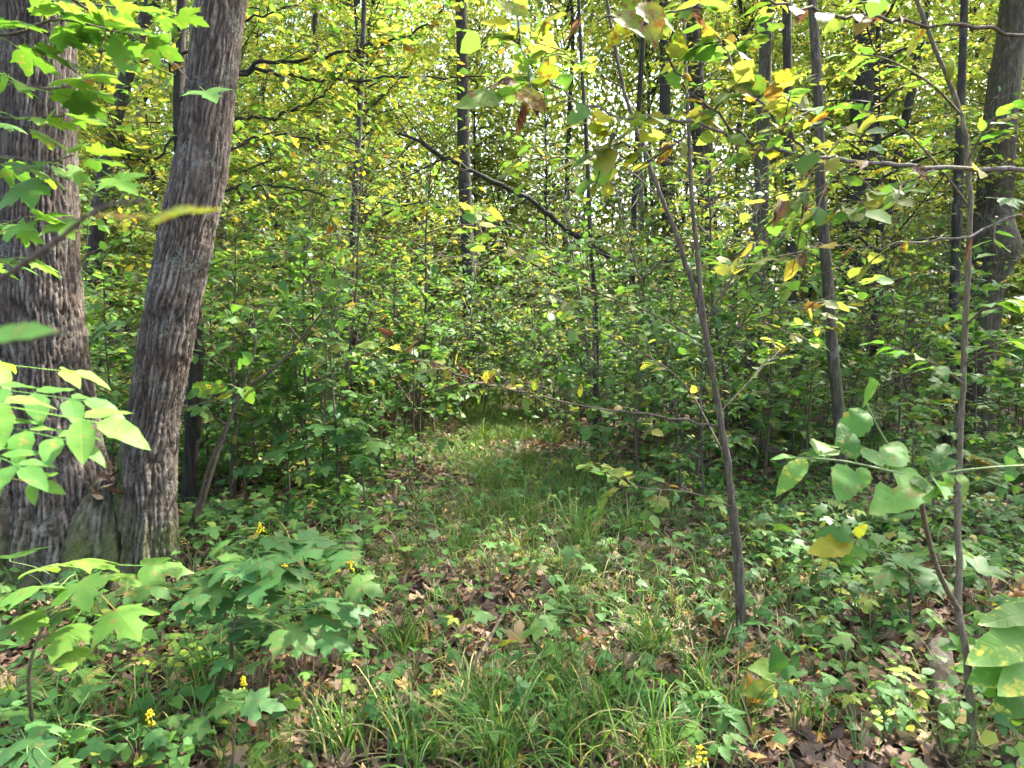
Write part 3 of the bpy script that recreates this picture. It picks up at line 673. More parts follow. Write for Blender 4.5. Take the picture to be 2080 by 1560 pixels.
# ------------------------------------------------------------------ prototypes
def grow(seed, h, nb, blen, leaf, material, tpl, base=0.25, r0=None, spacing=0.75, lean=0.06, bark='bark_brown', elev=0.35, twigs=True, tstep=0.28):
    rr = random.Random(seed); rn = np.random.default_rng(seed)
    r0 = r0 or 0.006 + 0.005 * h
    S = [np.zeros(3) - [0, 0, 0.05]]
    x = np.zeros(2); dr = np.array([rr.gauss(0, lean), rr.gauss(0, lean)])
    for i in range(1, 8):
        x = x + dr * h / 7 + np.array([rr.gauss(0, .012), rr.gauss(0, .012)]) * h / 2
        S.append(np.array([x[0], x[1], h * i / 7]))
    S = catmull(S, 22)
    ac = Acc(); ac.tube(S, np.linspace(r0, 0.003, 22), 7 if h > 3 else 5)
    lp, ld = [], []
    def along(P, step, a0=0):
        L = np.linalg.norm(np.diff(P, axis=0), axis=1).sum(); nl = max(2, int(L / step))
        for i in range(nl):
            t = (0.25 + 0.75 * (i + rr.random()) / nl) * (len(P) - 1); a = int(min(t, len(P) - 2)); f = t - a
            dd = P[a + 1] - P[a]; dd = dd / (np.linalg.norm(dd) + 1e-9)
            sd = np.cross(dd, [0, 0, 1]); sd /= np.linalg.norm(sd) + 1e-9
            lp.append(P[a] * (1 - f) + P[a + 1] * f); ld.append(dd * 0.6 + sd * (0.8 if i % 2 else -0.8))
        lp.append(P[-1]); ld.append(P[-1] - P[-2])
    for b in range(nb):
        t = base + (1 - base) * (b + rr.random()) / nb
        p0 = S[int(t * 21)]; az = b * 2.4 + rr.gauss(0, 0.4)
        L = blen * (1.05 - 0.65 * t) * rr.uniform(0.6, 1.2); el = elev + rr.gauss(0, 0.2) + 0.35 * t
        dd = np.array([math.cos(az) * math.cos(el), math.sin(az) * math.cos(el), math.sin(el)])
        P = [p0]
        for q in range(4):
            dd = dd + rn.standard_normal(3) * 0.13 + [0, 0, -0.09]; dd /= np.linalg.norm(dd)
            P.append(P[-1] + dd * L / 4)
        P = catmull(P, 7); ac.tube(P, np.linspace(max(0.003, r0 * 0.32), 0.0018, 7), 4)
        along(P, leaf * spacing)
        if twigs:
            nt = int(L / tstep)
            for q in range(nt):
                ti = 1 + int(4.5 * (q + 0.5) / max(nt, 1)); s = 1 if q % 2 else -1
                td = P[min(ti + 1, 6)] - P[ti]; td /= np.linalg.norm(td) + 1e-9
                sd = np.cross(td, [0, 0, 1]); sd /= np.linalg.norm(sd) + 1e-9
                e = td * 0.75 + sd * s * 0.75 + rn.standard_normal(3) * 0.15; e /= np.linalg.norm(e)
                l2 = L * rr.uniform(0.2, 0.42)
                Q = np.array([P[ti], P[ti] + e * l2 * 0.5 + [0, 0, -0.01], P[ti] + e * l2 + [0, 0, -0.05 * l2]])
                ac.tube(Q, np.array([0.0025, 0.002, 0.0012]), 3); along(Q, leaf * spacing)
    along(S[14:], leaf * spacing)
    lp = np.array(lp); ld = np.array(ld); n = len(lp)
    ld = ld + rn.standard_normal((n, 3)) * 0.25 + [0, 0, -0.2]
    nr = rn.standard_normal((n, 3)) * 0.32 + [0, 0, 1]
    lm = leaf_mesh('foliage', [(tpl, lp, ld, nr, leaf * rn.uniform(0.6, 1.2, n), None)], material)
    return ac.mesh('stem', bark), lm, h
SAP = {
    'seedling': [grow(1, 0.55, 7, 0.28, 0.085, 'leaf_green', LO_MA, 0.35, twigs=False), grow(2, 0.75, 9, 0.34, 0.09, 'leaf_green', LO_MA, 0.3, twigs=False), grow(3, 0.6, 10, 0.32, 0.065, 'leaf_green', LO_OV, 0.25, twigs=False)],
    'sapling': [grow(4, 1.25, 12, 0.55, 0.115, 'leaf_green', LO_MA, 0.24, None, 0.7, tstep=0.24), grow(5, 1.7, 16, 0.75, 0.10, 'leaf_green', LO_OV, 0.22, None, 0.75, tstep=0.24), grow(6, 2.3, 19, 0.9, 0.11, 'leaf_green', LO_RD, 0.24, None, 0.75, tstep=0.24), grow(7, 2.0, 18, 0.8, 0.11, 'leaf_green', LO_MA, 0.25, None, 0.75, tstep=0.24)],
    'tall_sapling': [grow(8, 3.6, 32, 1.15, 0.085, 'leaf_yellowgreen', LO_OV, 0.22, None, 0.5, tstep=0.18), grow(9, 4.4, 38, 1.3, 0.09, 'leaf_yellowgreen', LO_RD, 0.25, None, 0.5, tstep=0.18), grow(10, 3.2, 28, 1.2, 0.08, 'leaf_green', LO_OV, 0.2, None, 0.5, tstep=0.18)],
    'young_tree': [grow(11, 7.5, 66, 2.2, 0.078, 'leaf_yellowgreen', LO_OV, 0.2, 0.045, 0.42, 0.05, 'bark_grey', tstep=0.16), grow(12, 9.0, 72, 2.4, 0.082, 'leaf_canopy', LO_OV, 0.22, 0.06, 0.42, 0.04, 'bark_dark', tstep=0.16), grow(13, 8.0, 66, 2.3, 0.078, 'leaf_canopy', LO_RD, 0.18, 0.05, 0.42, 0.06, 'bark_grey', tstep=0.16)],
}
SAP['bare'] = [grow(20, 2.7, 32, 1.4, 0.07, 'leaf_yellowgreen', LO_OV, 0.15, None, 3.2, 0.12, 'bark_brown', 0.5, tstep=0.14), grow(21, 3.2, 34, 1.5, 0.07, 'leaf_green', LO_OV, 0.15, None, 3.5, 0.15, 'twig_pale', 0.6, tstep=0.14)]
CROWN = []
for s_ in range(3):
    rc = np.random.default_rng(200 + s_)
    C, pos, d, nrm, sz = crown_cloud(np.array([0, 0, 0.0]), 3.0, 4.2, 85, 60, 0.13, rc, (0.5, 0.16))
    lm = leaf_mesh('crown', [(LO_DI, pos, d, nrm, sz, None)], 'leaf_canopy')
    ac = Acc()
    for i in range(34):
        z0 = rc.uniform(-4.0, 2.5); c = C[i]
        ac.tube(catmull([np.array([0, 0, min(z0, c[2] - 0.4)]), c * [0.5, 0.5, 0.5] + [0, 0, min(z0, c[2]) * 0.5 + 0.2], c], 6), np.linspace(0.045, 0.010, 6), 4)
    CROWN.append((lm, ac.mesh('limb', 'bark_dark')))

ANCH = [('the big three-stemmed tree', 200), ('the leaning dead branch', 1000), ('the forked brown sapling', 1460), ('the burled trunk', 2010)]
def ordinal(n):
    return f"{n}{'th' if 10 <= n % 100 <= 20 else {1: 'st', 2: 'nd', 3: 'rd'}.get(n % 10, 'th')}"
def number_labels(items, kind, band):
    """items: (object, px). names each by its count from the nearest landmark"""
    cnt = {}
    for o, px in sorted(items, key=lambda q: q[1]):
        a = min(ANCH, key=lambda q: abs(q[1] - px))
        side = 'left' if px < a[1] else 'right'
        cnt.setdefault((a, side), []).append((o, px))
    for (a, side), L in cnt.items():
        L.sort(key=lambda q: abs(q[1] - a[1]))
        for i, (o, _) in enumerate(L):
            o['label'] = f"{kind}, {ordinal(i + 1)} {side} of {a[0]} {band}"

# ------------------------------------------------------------------ trees picked out in the photograph
TREES_XY = [(gb[0], gb[1], 1.2)]
def tall_tree(label, nodes, d, wpx, H, bark, crown=None, k=14, flare=1.35, burl=None, name='tree', uniq=False):
    P = [at(px, py, d) for px, py in nodes]
    b = P[0].copy(); z0 = float(th(b[0], b[1])); P[0] = np.array([b[0], b[1], z0 - 0.08])
    t = thing(name, (b[0], b[1], z0), label, 'tree')
    top = P[-1]; dirn = P[-1] - P[-2]; dirn /= np.linalg.norm(dirn)
    step = (H - top[2]) / 3
    if step > 0:
        for i in range(3):
            dirn = dirn * 0.5 + np.array([random.gauss(0, .04), random.gauss(0, .04), 0.5]); dirn /= np.linalg.norm(dirn)
            P.append(P[-1] + dirn * step)
    n = 60; S = catmull(P, n); r0 = wpx * d / FPX / 2
    zz = (S[:, 2] - z0) / H
    R = r0 * (1 - 0.72 * np.clip(zz, 0, 1)) * (1 + (flare - 1) * np.exp(-(S[:, 2] - z0) / 0.25))
    R = R * (1 + 0.14 * (fbm(S[:, 2] * 1.7, 0.3, b[0], 77, 3) - 0.5))
    V, Q, T = tube(S, R, k)
    an = np.tile(np.arange(k), n)
    q = vnoise(np.cos(an / k * 6.283) * 3, np.sin(an / k * 6.283) * 3, np.repeat(S[:, 2], k) * 2.0, int(b[0] * 10) + 5)
    cen = np.repeat(S, k, 0)
    V[:-1] = cen + (V[:-1] - cen) * (0.88 + 0.24 * q)[:, None]
    if burl is not None:
        bc, br, amp = burl
        w = np.exp(-(np.linalg.norm(V[:-1] - bc, axis=1) / br) ** 2)
        V[:-1] += (V[:-1] - cen) / (np.linalg.norm(V[:-1] - cen, axis=1)[:, None] + 1e-6) * (w * amp)[:, None]
    off = np.array(t.location)
    link('trunk', make_mesh('trunk', V - off, [Q, T], bark), t)
    if crown is not None:
        top = S[-1]
        if uniq:
            rc = np.random.default_rng(int(abs(b[0]) * 100) + 3)
            C, pos, dd, nrm, sz = crown_cloud(top - [0, 0, 2.5], 3.0, 3.4, 80, 50, 0.13, rc, (0.5, 0.16))
            kk = lit_filter(pos)
            link('crown', leaf_mesh('crown', [(LO_DI, pos[kk], dd[kk], nrm[kk], sz[kk], None)], 'leaf_canopy', off), t)['kind'] = 'stuff'
        else:
            s = random.uniform(0.8, 1.15)
            for nm, me in (('crown', CROWN[crown][0]), ('limb', CROWN[crown][1])):
                c = link(nm, me, t); c.location = top - off - np.array([0, 0, 3.0 * s]); c.rotation_euler = (0, 0, random.uniform(0, 6.28)); c.scale = (s, s, s); c['kind'] = 'stuff'
    TREES_XY.append((b[0], b[1], 0.9))
    return t
def by_base(px, py): return scr(gnd(px, py))[2]
tall_tree('slim dark trunk behind the big tree, leaning and bending upward', [(192, 800), (182, 640), (196, 480), (228, 270), (262, 140), (300, 20), (330, -80)], by_base(192, 830), 34, 14, 'bark_dark', 0, uniq=True)
d = by_base(1965, 905)
tall_tree('stout grey trunk with a round burl at the edge of the wood', [(1968, 905), (1985, 720), (2000, 600), (2008, 510), (2022, 380), (2036, 200), (2066, 0), (2085, -80)], d, 72, 15, 'bark_grey', 1, 26, burl=(at(2035, 505, d - 0.1), 0.26, 0.14), uniq=True)
tall_tree('straight grey trunk with mossy foot just behind the forked sapling', [(1522, 885), (1530, 760), (1540, 560), (1546, 400), (1552, 200), (1560, -50)], by_base(1522, 885), 34, 13, 'bark_grey', 2, uniq=True)
tall_tree('straight brown-grey trunk with bare foot in sunlit litter', [(1628, 790), (1618, 700), (1610, 560), (1606, 400), (1600, 150), (1600, -50)], by_base(1628, 790), 27, 14, 'bark_dark', 0, uniq=True)
tall_tree('broad dark trunk with ragged bark far behind the slender stem', [(1728, 745), (1735, 620), (1738, 480), (1748, 350), (1755, 100), (1758, -50)], by_base(1728, 745), 60, 16, 'bark_dark', 1, uniq=True)
tall_tree('dark trunk leaning to one side beside the broad dark trunk', [(1755, 740), (1772, 600), (1800, 450), (1828, 300), (1858, 150), (1890, -30)], by_base(1755, 748), 26, 12, 'bark_dark', 2, uniq=True)
tall_tree('dim broad trunk showing through leaves left of the forked sapling', [(1452, 760), (1448, 640), (1442, 500), (1425, 300), (1410, 100), (1400, -50)], by_base(1452, 765), 44, 16, 'bark_dark', 2, uniq=True)
tall_tree('dark trunk deep in the wood below the end of the dead branch', [(1358, 700), (1360, 520), (1352, 300), (1350, 100), (1345, -50)], by_base(1358, 715), 36, 16, 'bark_dark', 0, uniq=True)
tall_tree('slender grey lichened stem standing clear before the broad dark trunk', [(1712, 1045), (1705, 860), (1690, 700), (1680, 560), (1668, 400), (1662, 200), (1650, 0), (1645, -80)], by_base(1712, 1045), 25, 9.5, 'bark_grey', None, 12, 1.1)
tall_tree('slim knotted trunk just in front of the burled trunk', [(1925, 925), (1930, 760), (1938, 600), (1945, 420), (1952, 200), (1960, -40)], by_base(1925, 925), 22, 10, 'bark_dark', None, 10, 1.2)
tall_tree('mossy twin-looking stem among seedlings left of the path', [(712, 885), (718, 720), (715, 560), (722, 380), (735, 150), (740, -40)], by_base(712, 885), 15, 10, 'bark_dark', None, 10)
tall_tree('thin dark trunk holding the lower end of the dead branch', [(1212, 800), (1210, 640), (1200, 500), (1192, 300), (1180, 100), (1175, -50)], 7.35, 11, 10, 'bark_dark', None, 10)
tall_tree('pale sunlit trunk far back behind the forked sapling', [(1302, 700), (1303, 500), (1298, 300), (1302, 100), (1305, -40)], 26, 16, 17, 'bark_pale', 1)
tall_tree('pale blotched trunk far behind the slim dark trunk', [(292, 690), (290, 500), (284, 300), (282, 100), (280, -40)], 24, 22, 17, 'bark_pale', 2)

# ------------------------------------------------------------------ other trees of the wood
def shades_glade(x, y, z):
    # would a crown at height z keep the sun off the grassy way?
    k = z / SUN[2]; gx, gy = x - SUN[0] * k, y - SUN[1] * k
    return -4.0 < gx < 4.0 and 5.5 < gy < 18.0
def clear(x, y, rmin):
    return all((x - a) ** 2 + (y - b) ** 2 > (rmin * r) ** 2 for a, b, r in TREES_XY)
def rand_place(ymin, ymax, rmin, half=0.80, path=1.3, tries=400):
    for _ in range(tries):
        y = math.sqrt(random.uniform(ymin ** 2, ymax ** 2)); x = random.uniform(-half, half) * y
        if abs(x - float(path_x(y))) < path * (1 if y < 8 else 0.7) and y < 10.5: continue
        if clear(x, y, rmin): return x, y
    return None
far_items = []
for i in range(52):
    q = rand_place(12, 46, 1.5)
    if q is None: continue
    x, y = q
    if (shades_glade(x, y, 11) or shades_glade(x, y, 14)) and random.random() < 0.85: continue
    px, py, d = scr((x, y, th(x, y)))
    h = random.uniform(15, 20); lean = random.gauss(0, 14)
    wpx = random.uniform(0.10, 0.27) * FPX / d
    t = tall_tree('x', [(px, py), (px + lean * .5, py - 250), (px + lean, py - 480)], d, wpx, h, random.choice(['bark_dark', 'bark_dark', 'bark_grey', 'bark_grey', 'bark_grey']), i % 3, 10)
    t['group'] = 'tall trees of the far wood'; far_items.append((t, px))
number_labels(far_items, 'tall trunk deep in the wood', 'there')
# trees around and behind the viewer that shade the foreground
for i, (x, y) in enumerate([(6.5, 3.5), (7.2, 7.8), (8.5, 8.5), (-4.5, 1.0), (3.5, -3.5), (-3.0, -4.5), (7.5, -1.0), (-8.0, 5.0), (11, 5), (10.5, 12), (0.8, -7.5), (12.0, 13.0)]):
    z0 = float(th(x, y)); h = random.uniform(13, 17)
    t = thing('tree', (x, y, z0), ['tall shade tree beyond the right edge of the view', 'tall shade tree behind the viewer', 'tall shade tree beyond the left edge of the view'][0 if x > 4 else 2 if x < -4 else 1], 'tree', 'shade trees around the viewer')
    P = catmull([(x, y, z0 - 0.1), (x + .1, y, h * .35), (x + random.gauss(0, .3), y + random.gauss(0, .3), h * .7), (x + random.gauss(0, .5), y, h)], 30)
    V, Q, T = tube(P, np.linspace(0.20, 0.05, 30), 12); off = np.array(t.location)
    link('trunk', make_mesh('trunk', V - off, [Q, T], 'bark_grey'), t)
    rc = np.random.default_rng(500 + i)
    C, pos, dd, nrm, sz = crown_cloud(P[-1] - [0, 0, 2.0], 3.3, 3.6, 80, 48, 0.135, rc, (0.5, 0.16))
    kk = lit_filter(pos)
    link('crown', leaf_mesh('crown', [(LO_DI, pos[kk], dd[kk], nrm[kk], sz[kk], None)], 'leaf_canopy', off), t)['kind'] = 'stuff'
    TREES_XY.append((x, y, 0.9))

def plant_copy(name, proto, x, y, s, rz, label, cat, group):
    st, lf, h = proto
    t = thing(name, (x, y, float(th(x, y))), label, cat, group)
    t.rotation_euler = (random.gauss(0, .03), random.gauss(0, .03), rz); t.scale = (s, s, s)
    link('stem', st, t); f = link('foliage', lf, t); f['kind'] = 'stuff'
    return t
items = []
for i in range(135):
    q = rand_place(8.5, 38, 0.95, 0.85, 1.6)
    if q is None: continue
    x, y = q
    if (shades_glade(x, y, 4) or shades_glade(x, y, 7)) and random.random() < 0.72: continue
    TREES_XY.append((x, y, 0.7))
    t = plant_copy('young_tree', SAP['young_tree'][i % 3], x, y, random.uniform(0.8, 1.25), random.uniform(0, 6.28), None, 'tree', 'young trees with yellow-green leaves')
    items.append((t, scr((x, y, 0))[0]))
number_labels(items, 'young yellow-green tree', 'among its like')
items = []
for i in range(104):
    q = rand_place(6.0, 26, 0.8, 0.85, 1.7) if i < 98 else None
    if q is None: continue
    x, y = q
    if shades_glade(x, y, 2.2) and random.random() < 0.65: continue
    TREES_XY.append((x, y, 0.5))
    t = plant_copy('tall_sapling', SAP['tall_sapling'][i % 3], x, y, random.uniform(0.75, 1.2), random.uniform(0, 6.28), None, 'sapling', 'thin saplings taller than a person')
    items.append((t, scr((x, y, 0))[0]))
number_labels(items, 'thin man-high sapling', 'among its like')
items = []
for i, (px, d, sc_, kd) in enumerate([(1235, 6.4, 1.0, 2), (1330, 6.9, 1.05, 1), (1420, 6.2, 1.0, 3), (1180, 7.6, 0.9, 0), (1290, 8.2, 1.1, 2), (1390, 5.4, .7, 3), (850, 8.2, 0.95, 3), (800, 7.0, 1.0, 2), (905, 9.6, 0.9, 1), (770, 6.0, .85, 0), (1100, 10.4, 1.0, 2), (980, 11.0, 1.0, 3), (1040, 12.2, 1.1, 2), (620, 6.4, 1.05, 3), (520, 6.0, 1.0, 1), (700, 8.0, 1.1, 2), (460, 5.3, .9, 2), (580, 5.4, .85, 0), (840, 6.4, .7, 3), (880, 8.8, 1.0, 0), (940, 10.2, .9, 2), (1020, 10.6, .8, 0), (1090, 9.6, .7, 3), (1150, 8.6, .8, 1), (1200, 6.2, .6, 0), (1300, 5.6, .75, 2), (1360, 7.6, 1.1, 0), (1440, 5.2, .8, 1), (1560, 6.0, .9, 2), (1640, 5.6, .8, 3), (1780, 6.4, .9, 0), (1850, 7.6, 1.0, 2), (1990, 6.6, .9, 3)]):
    p = at(px, 800, d); x, y = p[0], p[1]; TREES_XY.append((x, y, 0.25))
    t = plant_copy('leafy_sapling', SAP['sapling'][kd], x, y, sc_, random.uniform(0, 6.28), None, 'sapling', 'leafy green saplings of the understory')
    items.append((t, scr((x, y, 0))[0]))
for i in range(250):
    q = rand_place(4.9, 20 if i % 2 else 10, 0.42, 0.85, 1.15) if i < 205 else rand_place(9.8, 15, 0.2, 0.26, 0)
    if q is None: continue
    x, y = q
    if y < 7 and x > 1.0 and random.random() < 0.5: continue
    TREES_XY.append((x, y, 0.25))
    t = plant_copy('leafy_sapling', SAP['sapling'][i % 4], x, y, random.uniform(0.65, 1.15), random.uniform(0, 6.28), None, 'sapling', 'leafy green saplings of the understory')
    items.append((t, scr((x, y, 0))[0]))
number_labels(items, 'chest-high leafy sapling', 'among its like')
items = []
for i in range(190):
    q = rand_place(4.2, 15, 0.2, 0.85, 0.85)
    if q is None: continue
    x, y = q
    t = plant_copy('seedling', SAP['seedling'][i % 3], x, y, random.uniform(0.6, 1.2), random.uniform(0, 6.28), None, 'seedling', 'knee-high seedlings on the forest floor')
    items.append((t, scr((x, y, 0))[0]))
number_labels(items, 'knee-high green seedling', 'among its like')

items = []
for i, (px, d) in enumerate([(480, 6.6), (560, 8.0), (680, 6.2), (760, 9.0), (850, 7.2), (930, 10), (1120, 8.8), (1230, 7.4), (1320, 9.5), (1400, 7.0), (1500, 6.6), (1600, 8.0), (1700, 7.2), (1800, 8.5), (1880, 6.8)]):
    p = at(px, 800, d)
    t = plant_copy('twiggy_shrub', SAP['bare'][i % 2], p[0], p[1], random.uniform(0.8, 1.2), random.uniform(0, 6.28), None, 'shrub', 'half-bare twiggy shrubs')
    items.append((t, px))
number_labels(items, 'half-bare twiggy shrub', 'among its like')

# far wood: one mass
rf = np.random.default_rng(77)
n = 360000
a = rf.uniform(-0.95, 0.95, n); r = 25 + 42 * rf.random(n) ** 1.3; z = rf.uniform(0, 1, n) ** 0.9 * (10 + 0.45 * r)
keep = fbm(a * 22, z * 0.45, r * 0.10, 9, 3) > 0.36 - 0.06 * (z < 5)
a, r, z = a[keep], r[keep], z[keep]
pos = np.stack([np.sin(a) * r, np.cos(a) * r, z + 0.3], -1)
o = link('distant_foliage', leaf_mesh('distant_foliage', [(LO_DI, pos, rf.standard_normal((len(pos), 3)), rf.standard_normal((len(pos), 3)) * 0.5 + [0, 0, 1], rf.uniform(0.0052, 0.011, len(pos)) * r, None)], 'leaf_canopy'))
tag(o, 'distant mass of yellow-green leaves closing the wood', 'foliage', kind='stuff')

# ------------------------------------------------------------------ undergrowth mass, grass, litter (uncountable)
ru = np.random.default_rng(31)
def under(n, ymin, ymax, zlo, zhi, leaf, tpl, name, label, material, half=0.85, pathk=0.25, sd=0):
    y = np.sqrt(ru.uniform(ymin ** 2, ymax ** 2, n)); x = ru.uniform(-half, half, n) * y
    d = np.abs(x - path_x(y))
    dens = np.clip((fbm(x * 0.9, y * 0.9, 2, 61 + sd, 3) - (0.34 if not sd else 0.42)) * (4 if not sd else 7), 0, 1)
    dens = np.where((d < 1.25) & (y < 12), dens * pathk, dens)
    k = ru.random(n) < dens; x, y = x[k], y[k]; n = len(x)
    lim = zlo + (zhi - zlo) * np.clip((fbm(x * 1.6, y * 1.6, 5, 66, 2) - 0.2) * 1.6, 0, 1)
    z = th(x, y) + zlo + (lim - zlo) * ru.random(n) ** 0.7
    pos = np.stack([x, y, z], -1)
    d = ru.standard_normal((n, 3)) * [1, 1, 0.25] + [0, 0, -0.15]
    nr = ru.standard_normal((n, 3)) * 0.3 + [0, -0.1, 1]
    o = link(name, leaf_mesh(name, [(tpl, pos, d, nr, leaf * ru.uniform(0.55, 1.3, n), None)], material))
    return tag(o, label, 'foliage', kind='stuff')
under(70000, 5.5, 30, 0.04, 0.50, 0.085, LO_OV, 'undergrowth', 'low mass of green leaves covering the forest floor between saplings', 'leaf_green')
under(26000, 2.0, 7.5, 0.02, 0.24, 0.050, LO_RD, 'ground_cover', 'small round green leaves creeping over the near forest floor', 'herb_leaf', 0.95, 0.12, 0)
under(16000, 2.0, 8.0, 0.02, 0.30, 0.072, LO_OV, 'low_herbs', 'pointed herb leaves in patches on the near forest floor', 'herb_leaf', 0.95, 0.06, 9)
under(7000, 2.6, 8.0, 0.05, 0.34, 0.085, LO_MA, 'seedling_leaves', 'lobed maple seedling leaves spread low over the forest floor', 'leaf_green', 0.95, 0.15, 17)

def blades(n, x, y, L, wid, tilt, rng, rnd=None, curv=1.6, seg=6):
    az = rng.uniform(0, 2 * math.pi, n); t0 = np.abs(rng.normal(0, tilt, n)); kap = np.abs(rng.normal(curv, 0.6, n))
    s = np.linspace(0, 1, seg)
    ang = t0[:, None] + kap[:, None] * s[None] ** 1.5
    ds = L[:, None] / (seg - 1)
    hx = np.concatenate([np.zeros((n, 1)), np.cumsum(np.sin(ang[:, :-1]) * ds, 1)], 1)
    hz = np.concatenate([np.zeros((n, 1)), np.cumsum(np.cos(ang[:, :-1]) * ds, 1)], 1)
    z0 = th(x, y)
    cx = x[:, None] + np.cos(az)[:, None] * hx; cy_ = y[:, None] + np.sin(az)[:, None] * hx
    cz = np.maximum(z0[:, None] + hz, th(cx, cy_) + 0.006)
    w = wid[:, None] * 0.5 * (1 - s[None] ** 2.2) + 0.0003
    tw = rng.normal(0, 0.5, n)[:, None]
    px, py = -np.sin(az)[:, None], np.cos(az)[:, None]
    A = np.stack([cx - px * w, cy_ - py * w, cz - w * tw], -1); B = np.stack([cx + px * w, cy_ + py * w, cz + w * tw], -1)
    V = np.stack([A, B], 2).reshape(n, seg * 2, 3)
    i = np.arange(seg - 1) * 2
    q = np.stack([i, i + 1, i + 3, i + 2], -1)
    Q = (q[None] + (np.arange(n) * seg * 2)[:, None, None]).reshape(-1, 4)
    r = np.repeat(rng.random(n) if rnd is None else rnd, seg * 2)
    return V.reshape(-1, 3), Q, r
rg = np.random.default_rng(41)
# short grass on the trodden way
n = 26000
y = np.sqrt(rg.uniform(4.0 ** 2, 13.5 ** 2, n)); x = path_x(y) + rg.normal(0, 0.55, n)
k = rg.random(n) < np.clip((fbm(x * 1.3, y * 1.3, 8, 71, 3) - 0.36) * 4.5, 0.03, 1); x, y = x[k], y[k]; n = len(x)
V, Q, r = blades(n, x, y, rg.uniform(0.08, 0.26, n), rg.uniform(0.003, 0.005, n), 0.4, rg)
o = link('grass', make_mesh('grass', V, [Q], 'grass', {'rnd': r})); tag(o, 'thin green grass growing along the trodden way', 'grass', kind='stuff')
n = 8000
y = np.sqrt(rg.uniform(2.0 ** 2, 5.2 ** 2, n)); x = path_x(y) + 0.15 + rg.normal(0, 0.9, n)
k = rg.random(n) < np.clip((fbm(x * 2.2, y * 2.2, 8, 73, 3) - 0.42) * 5, 0.04, 1); x, y = x[k], y[k]; n = len(x)
V, Q, r = blades(n, x, y, rg.uniform(0.08, 0.26, n), rg.uniform(0.0025, 0.005, n), 0.5, rg)
o = link('thin_grass', make_mesh('thin_grass', V, [Q], 'grass', {'rnd': r})); tag(o, 'sparse thin grass among fallen leaves in front', 'grass', kind='stuff')

# sedge tufts: countable clumps of long arching blades
tufts = [(830, 1330, .34, 90), (980, 1480, .42, 130), (1130, 1420, .40, 120), (1010, 1560, .46, 120), (1220, 1470, .38, 90), (1180, 1110, .40, 110), (1270, 1090, .34, 90), (1060, 1060, .34, 80), (760, 1210, .30, 60),
         (1330, 1330, .36, 80), (1420, 1420, .36, 70), (700, 1530, .36, 90), (1330, 1560, .40, 90), (1500, 1480, .34, 60), (940, 1120, .28, 60), (860, 1040, .30, 60), (1010, 980, .32, 70), (1120, 900, .40, 110), (970, 900, .36, 90), (1180, 960, .34, 80),
         (620, 1260, .28, 50), (420, 1420, .32, 60), (300, 1480, .32, 60), (150, 1540, .30, 50), (1080, 1290, .24, 50), (900, 1240, .22, 40), (1160, 1200, .24, 50), (1150, 1540, .42, 110), (850, 1550, .40, 100), (1640, 1480, .26, 40), (560, 1120, .26, 40), (1240, 1250, .25, 40)]
tl = []
for i, (px, py, L, nb) in enumerate(tufts):
    g = gnd(px, min(py, 1590)); z0 = float(th(g[0], g[1])); L = L * 0.8
    xx = g[0] + rg.normal(0, 0.05, nb); yy = g[1] + rg.normal(0, 0.05, nb)
    V, Q, r = blades(nb, xx, yy, rg.uniform(0.55, 1.15, nb) * L * 1.1, rg.uniform(0.004, 0.008, nb), 0.5, rg, curv=1.5, seg=8)
    o = link('sedge_tuft', make_mesh('sedge_tuft', V - [g[0], g[1], z0], [Q], 'grass', {'rnd': r}), None, (g[0], g[1], z0))
    tag(o, None, 'grass tuft', 'sedge tufts on the way'); tl.append((o, px, py))
for band, lo, hi in (('near the bottom edge', 1400, 2000), ('in the middle of the litter', 1180, 1400), ('far along the trodden way', 0, 1180)):
    L = sorted([q for q in tl if lo <= q[2] < hi], key=lambda q: q[1])
    for i, (o, _, _) in enumerate(L): o['label'] = f"green sedge tuft {band}, {ordinal(i + 1)} from the left there"

# leaf litter
rl = np.random.default_rng(51)
LIT = [(ovate_leaf(0.5, 4, 0.4, 0.5, 0, 0, 0.5, 1)[:2]), (ovate_leaf(0.6, 4, -0.5, -0.4, 0, 0, -0.4, 2)[:2]), (star_leaf(MAPLE_LO, 0.28, 0.5, 0.2, 0, False, 4)[:2]), (star_leaf(MAPLE_LO, 0.28, -0.4, -0.2, 0, False, 6)[:2])]
gr = []
for q, tpl in enumerate(LIT):
    n = 9000
    y = np.sqrt(rl.uniform(1.9 ** 2, 13 ** 2, n)); x = rl.uniform(-0.9, 0.9, n) * y
    nn = 4500; y = np.concatenate([y, rl.uniform(1.9, 5, nn)]); x = np.concatenate([x, rl.uniform(-0.9, 0.9, nn) * y[-nn:]]); n += nn
    pos = np.stack([x, y, th(x, y) + rl.uniform(0.006, 0.035, n)], -1)
    gr.append((tpl, pos, rl.standard_normal((n, 3)) * [1, 1, 0.25], rl.standard_normal((n, 3)) * 0.6 + [0, 0, 1], rl.uniform(0.03, 0.078, n), rl.random(n) ** 1.25))
o = link('leaf_litter', leaf_mesh('leaf_litter', gr, 'litter')); tag(o, 'brown fallen leaves carpeting the forest floor', 'leaf litter', kind='stuff')
ac = Acc()
for i in range(420):
    y = math.sqrt(random.uniform(4, 60)); x = random.uniform(-0.85, 0.85) * y
    L = random.uniform(0.08, 0.4); a = random.uniform(0, 6.28); z = float(th(x, y))
    P = np.array([[x, y, z + .02], [x + math.cos(a) * L * .5 + random.gauss(0, .02), y + math.sin(a) * L * .5, z + random.uniform(.02, .05)], [x + math.cos(a) * L, y + math.sin(a) * L, z + random.uniform(.01, .06)]])
    ac.tube(P, np.array([.004, .003, .0015]) * random.uniform(.6, 1.3), 4)
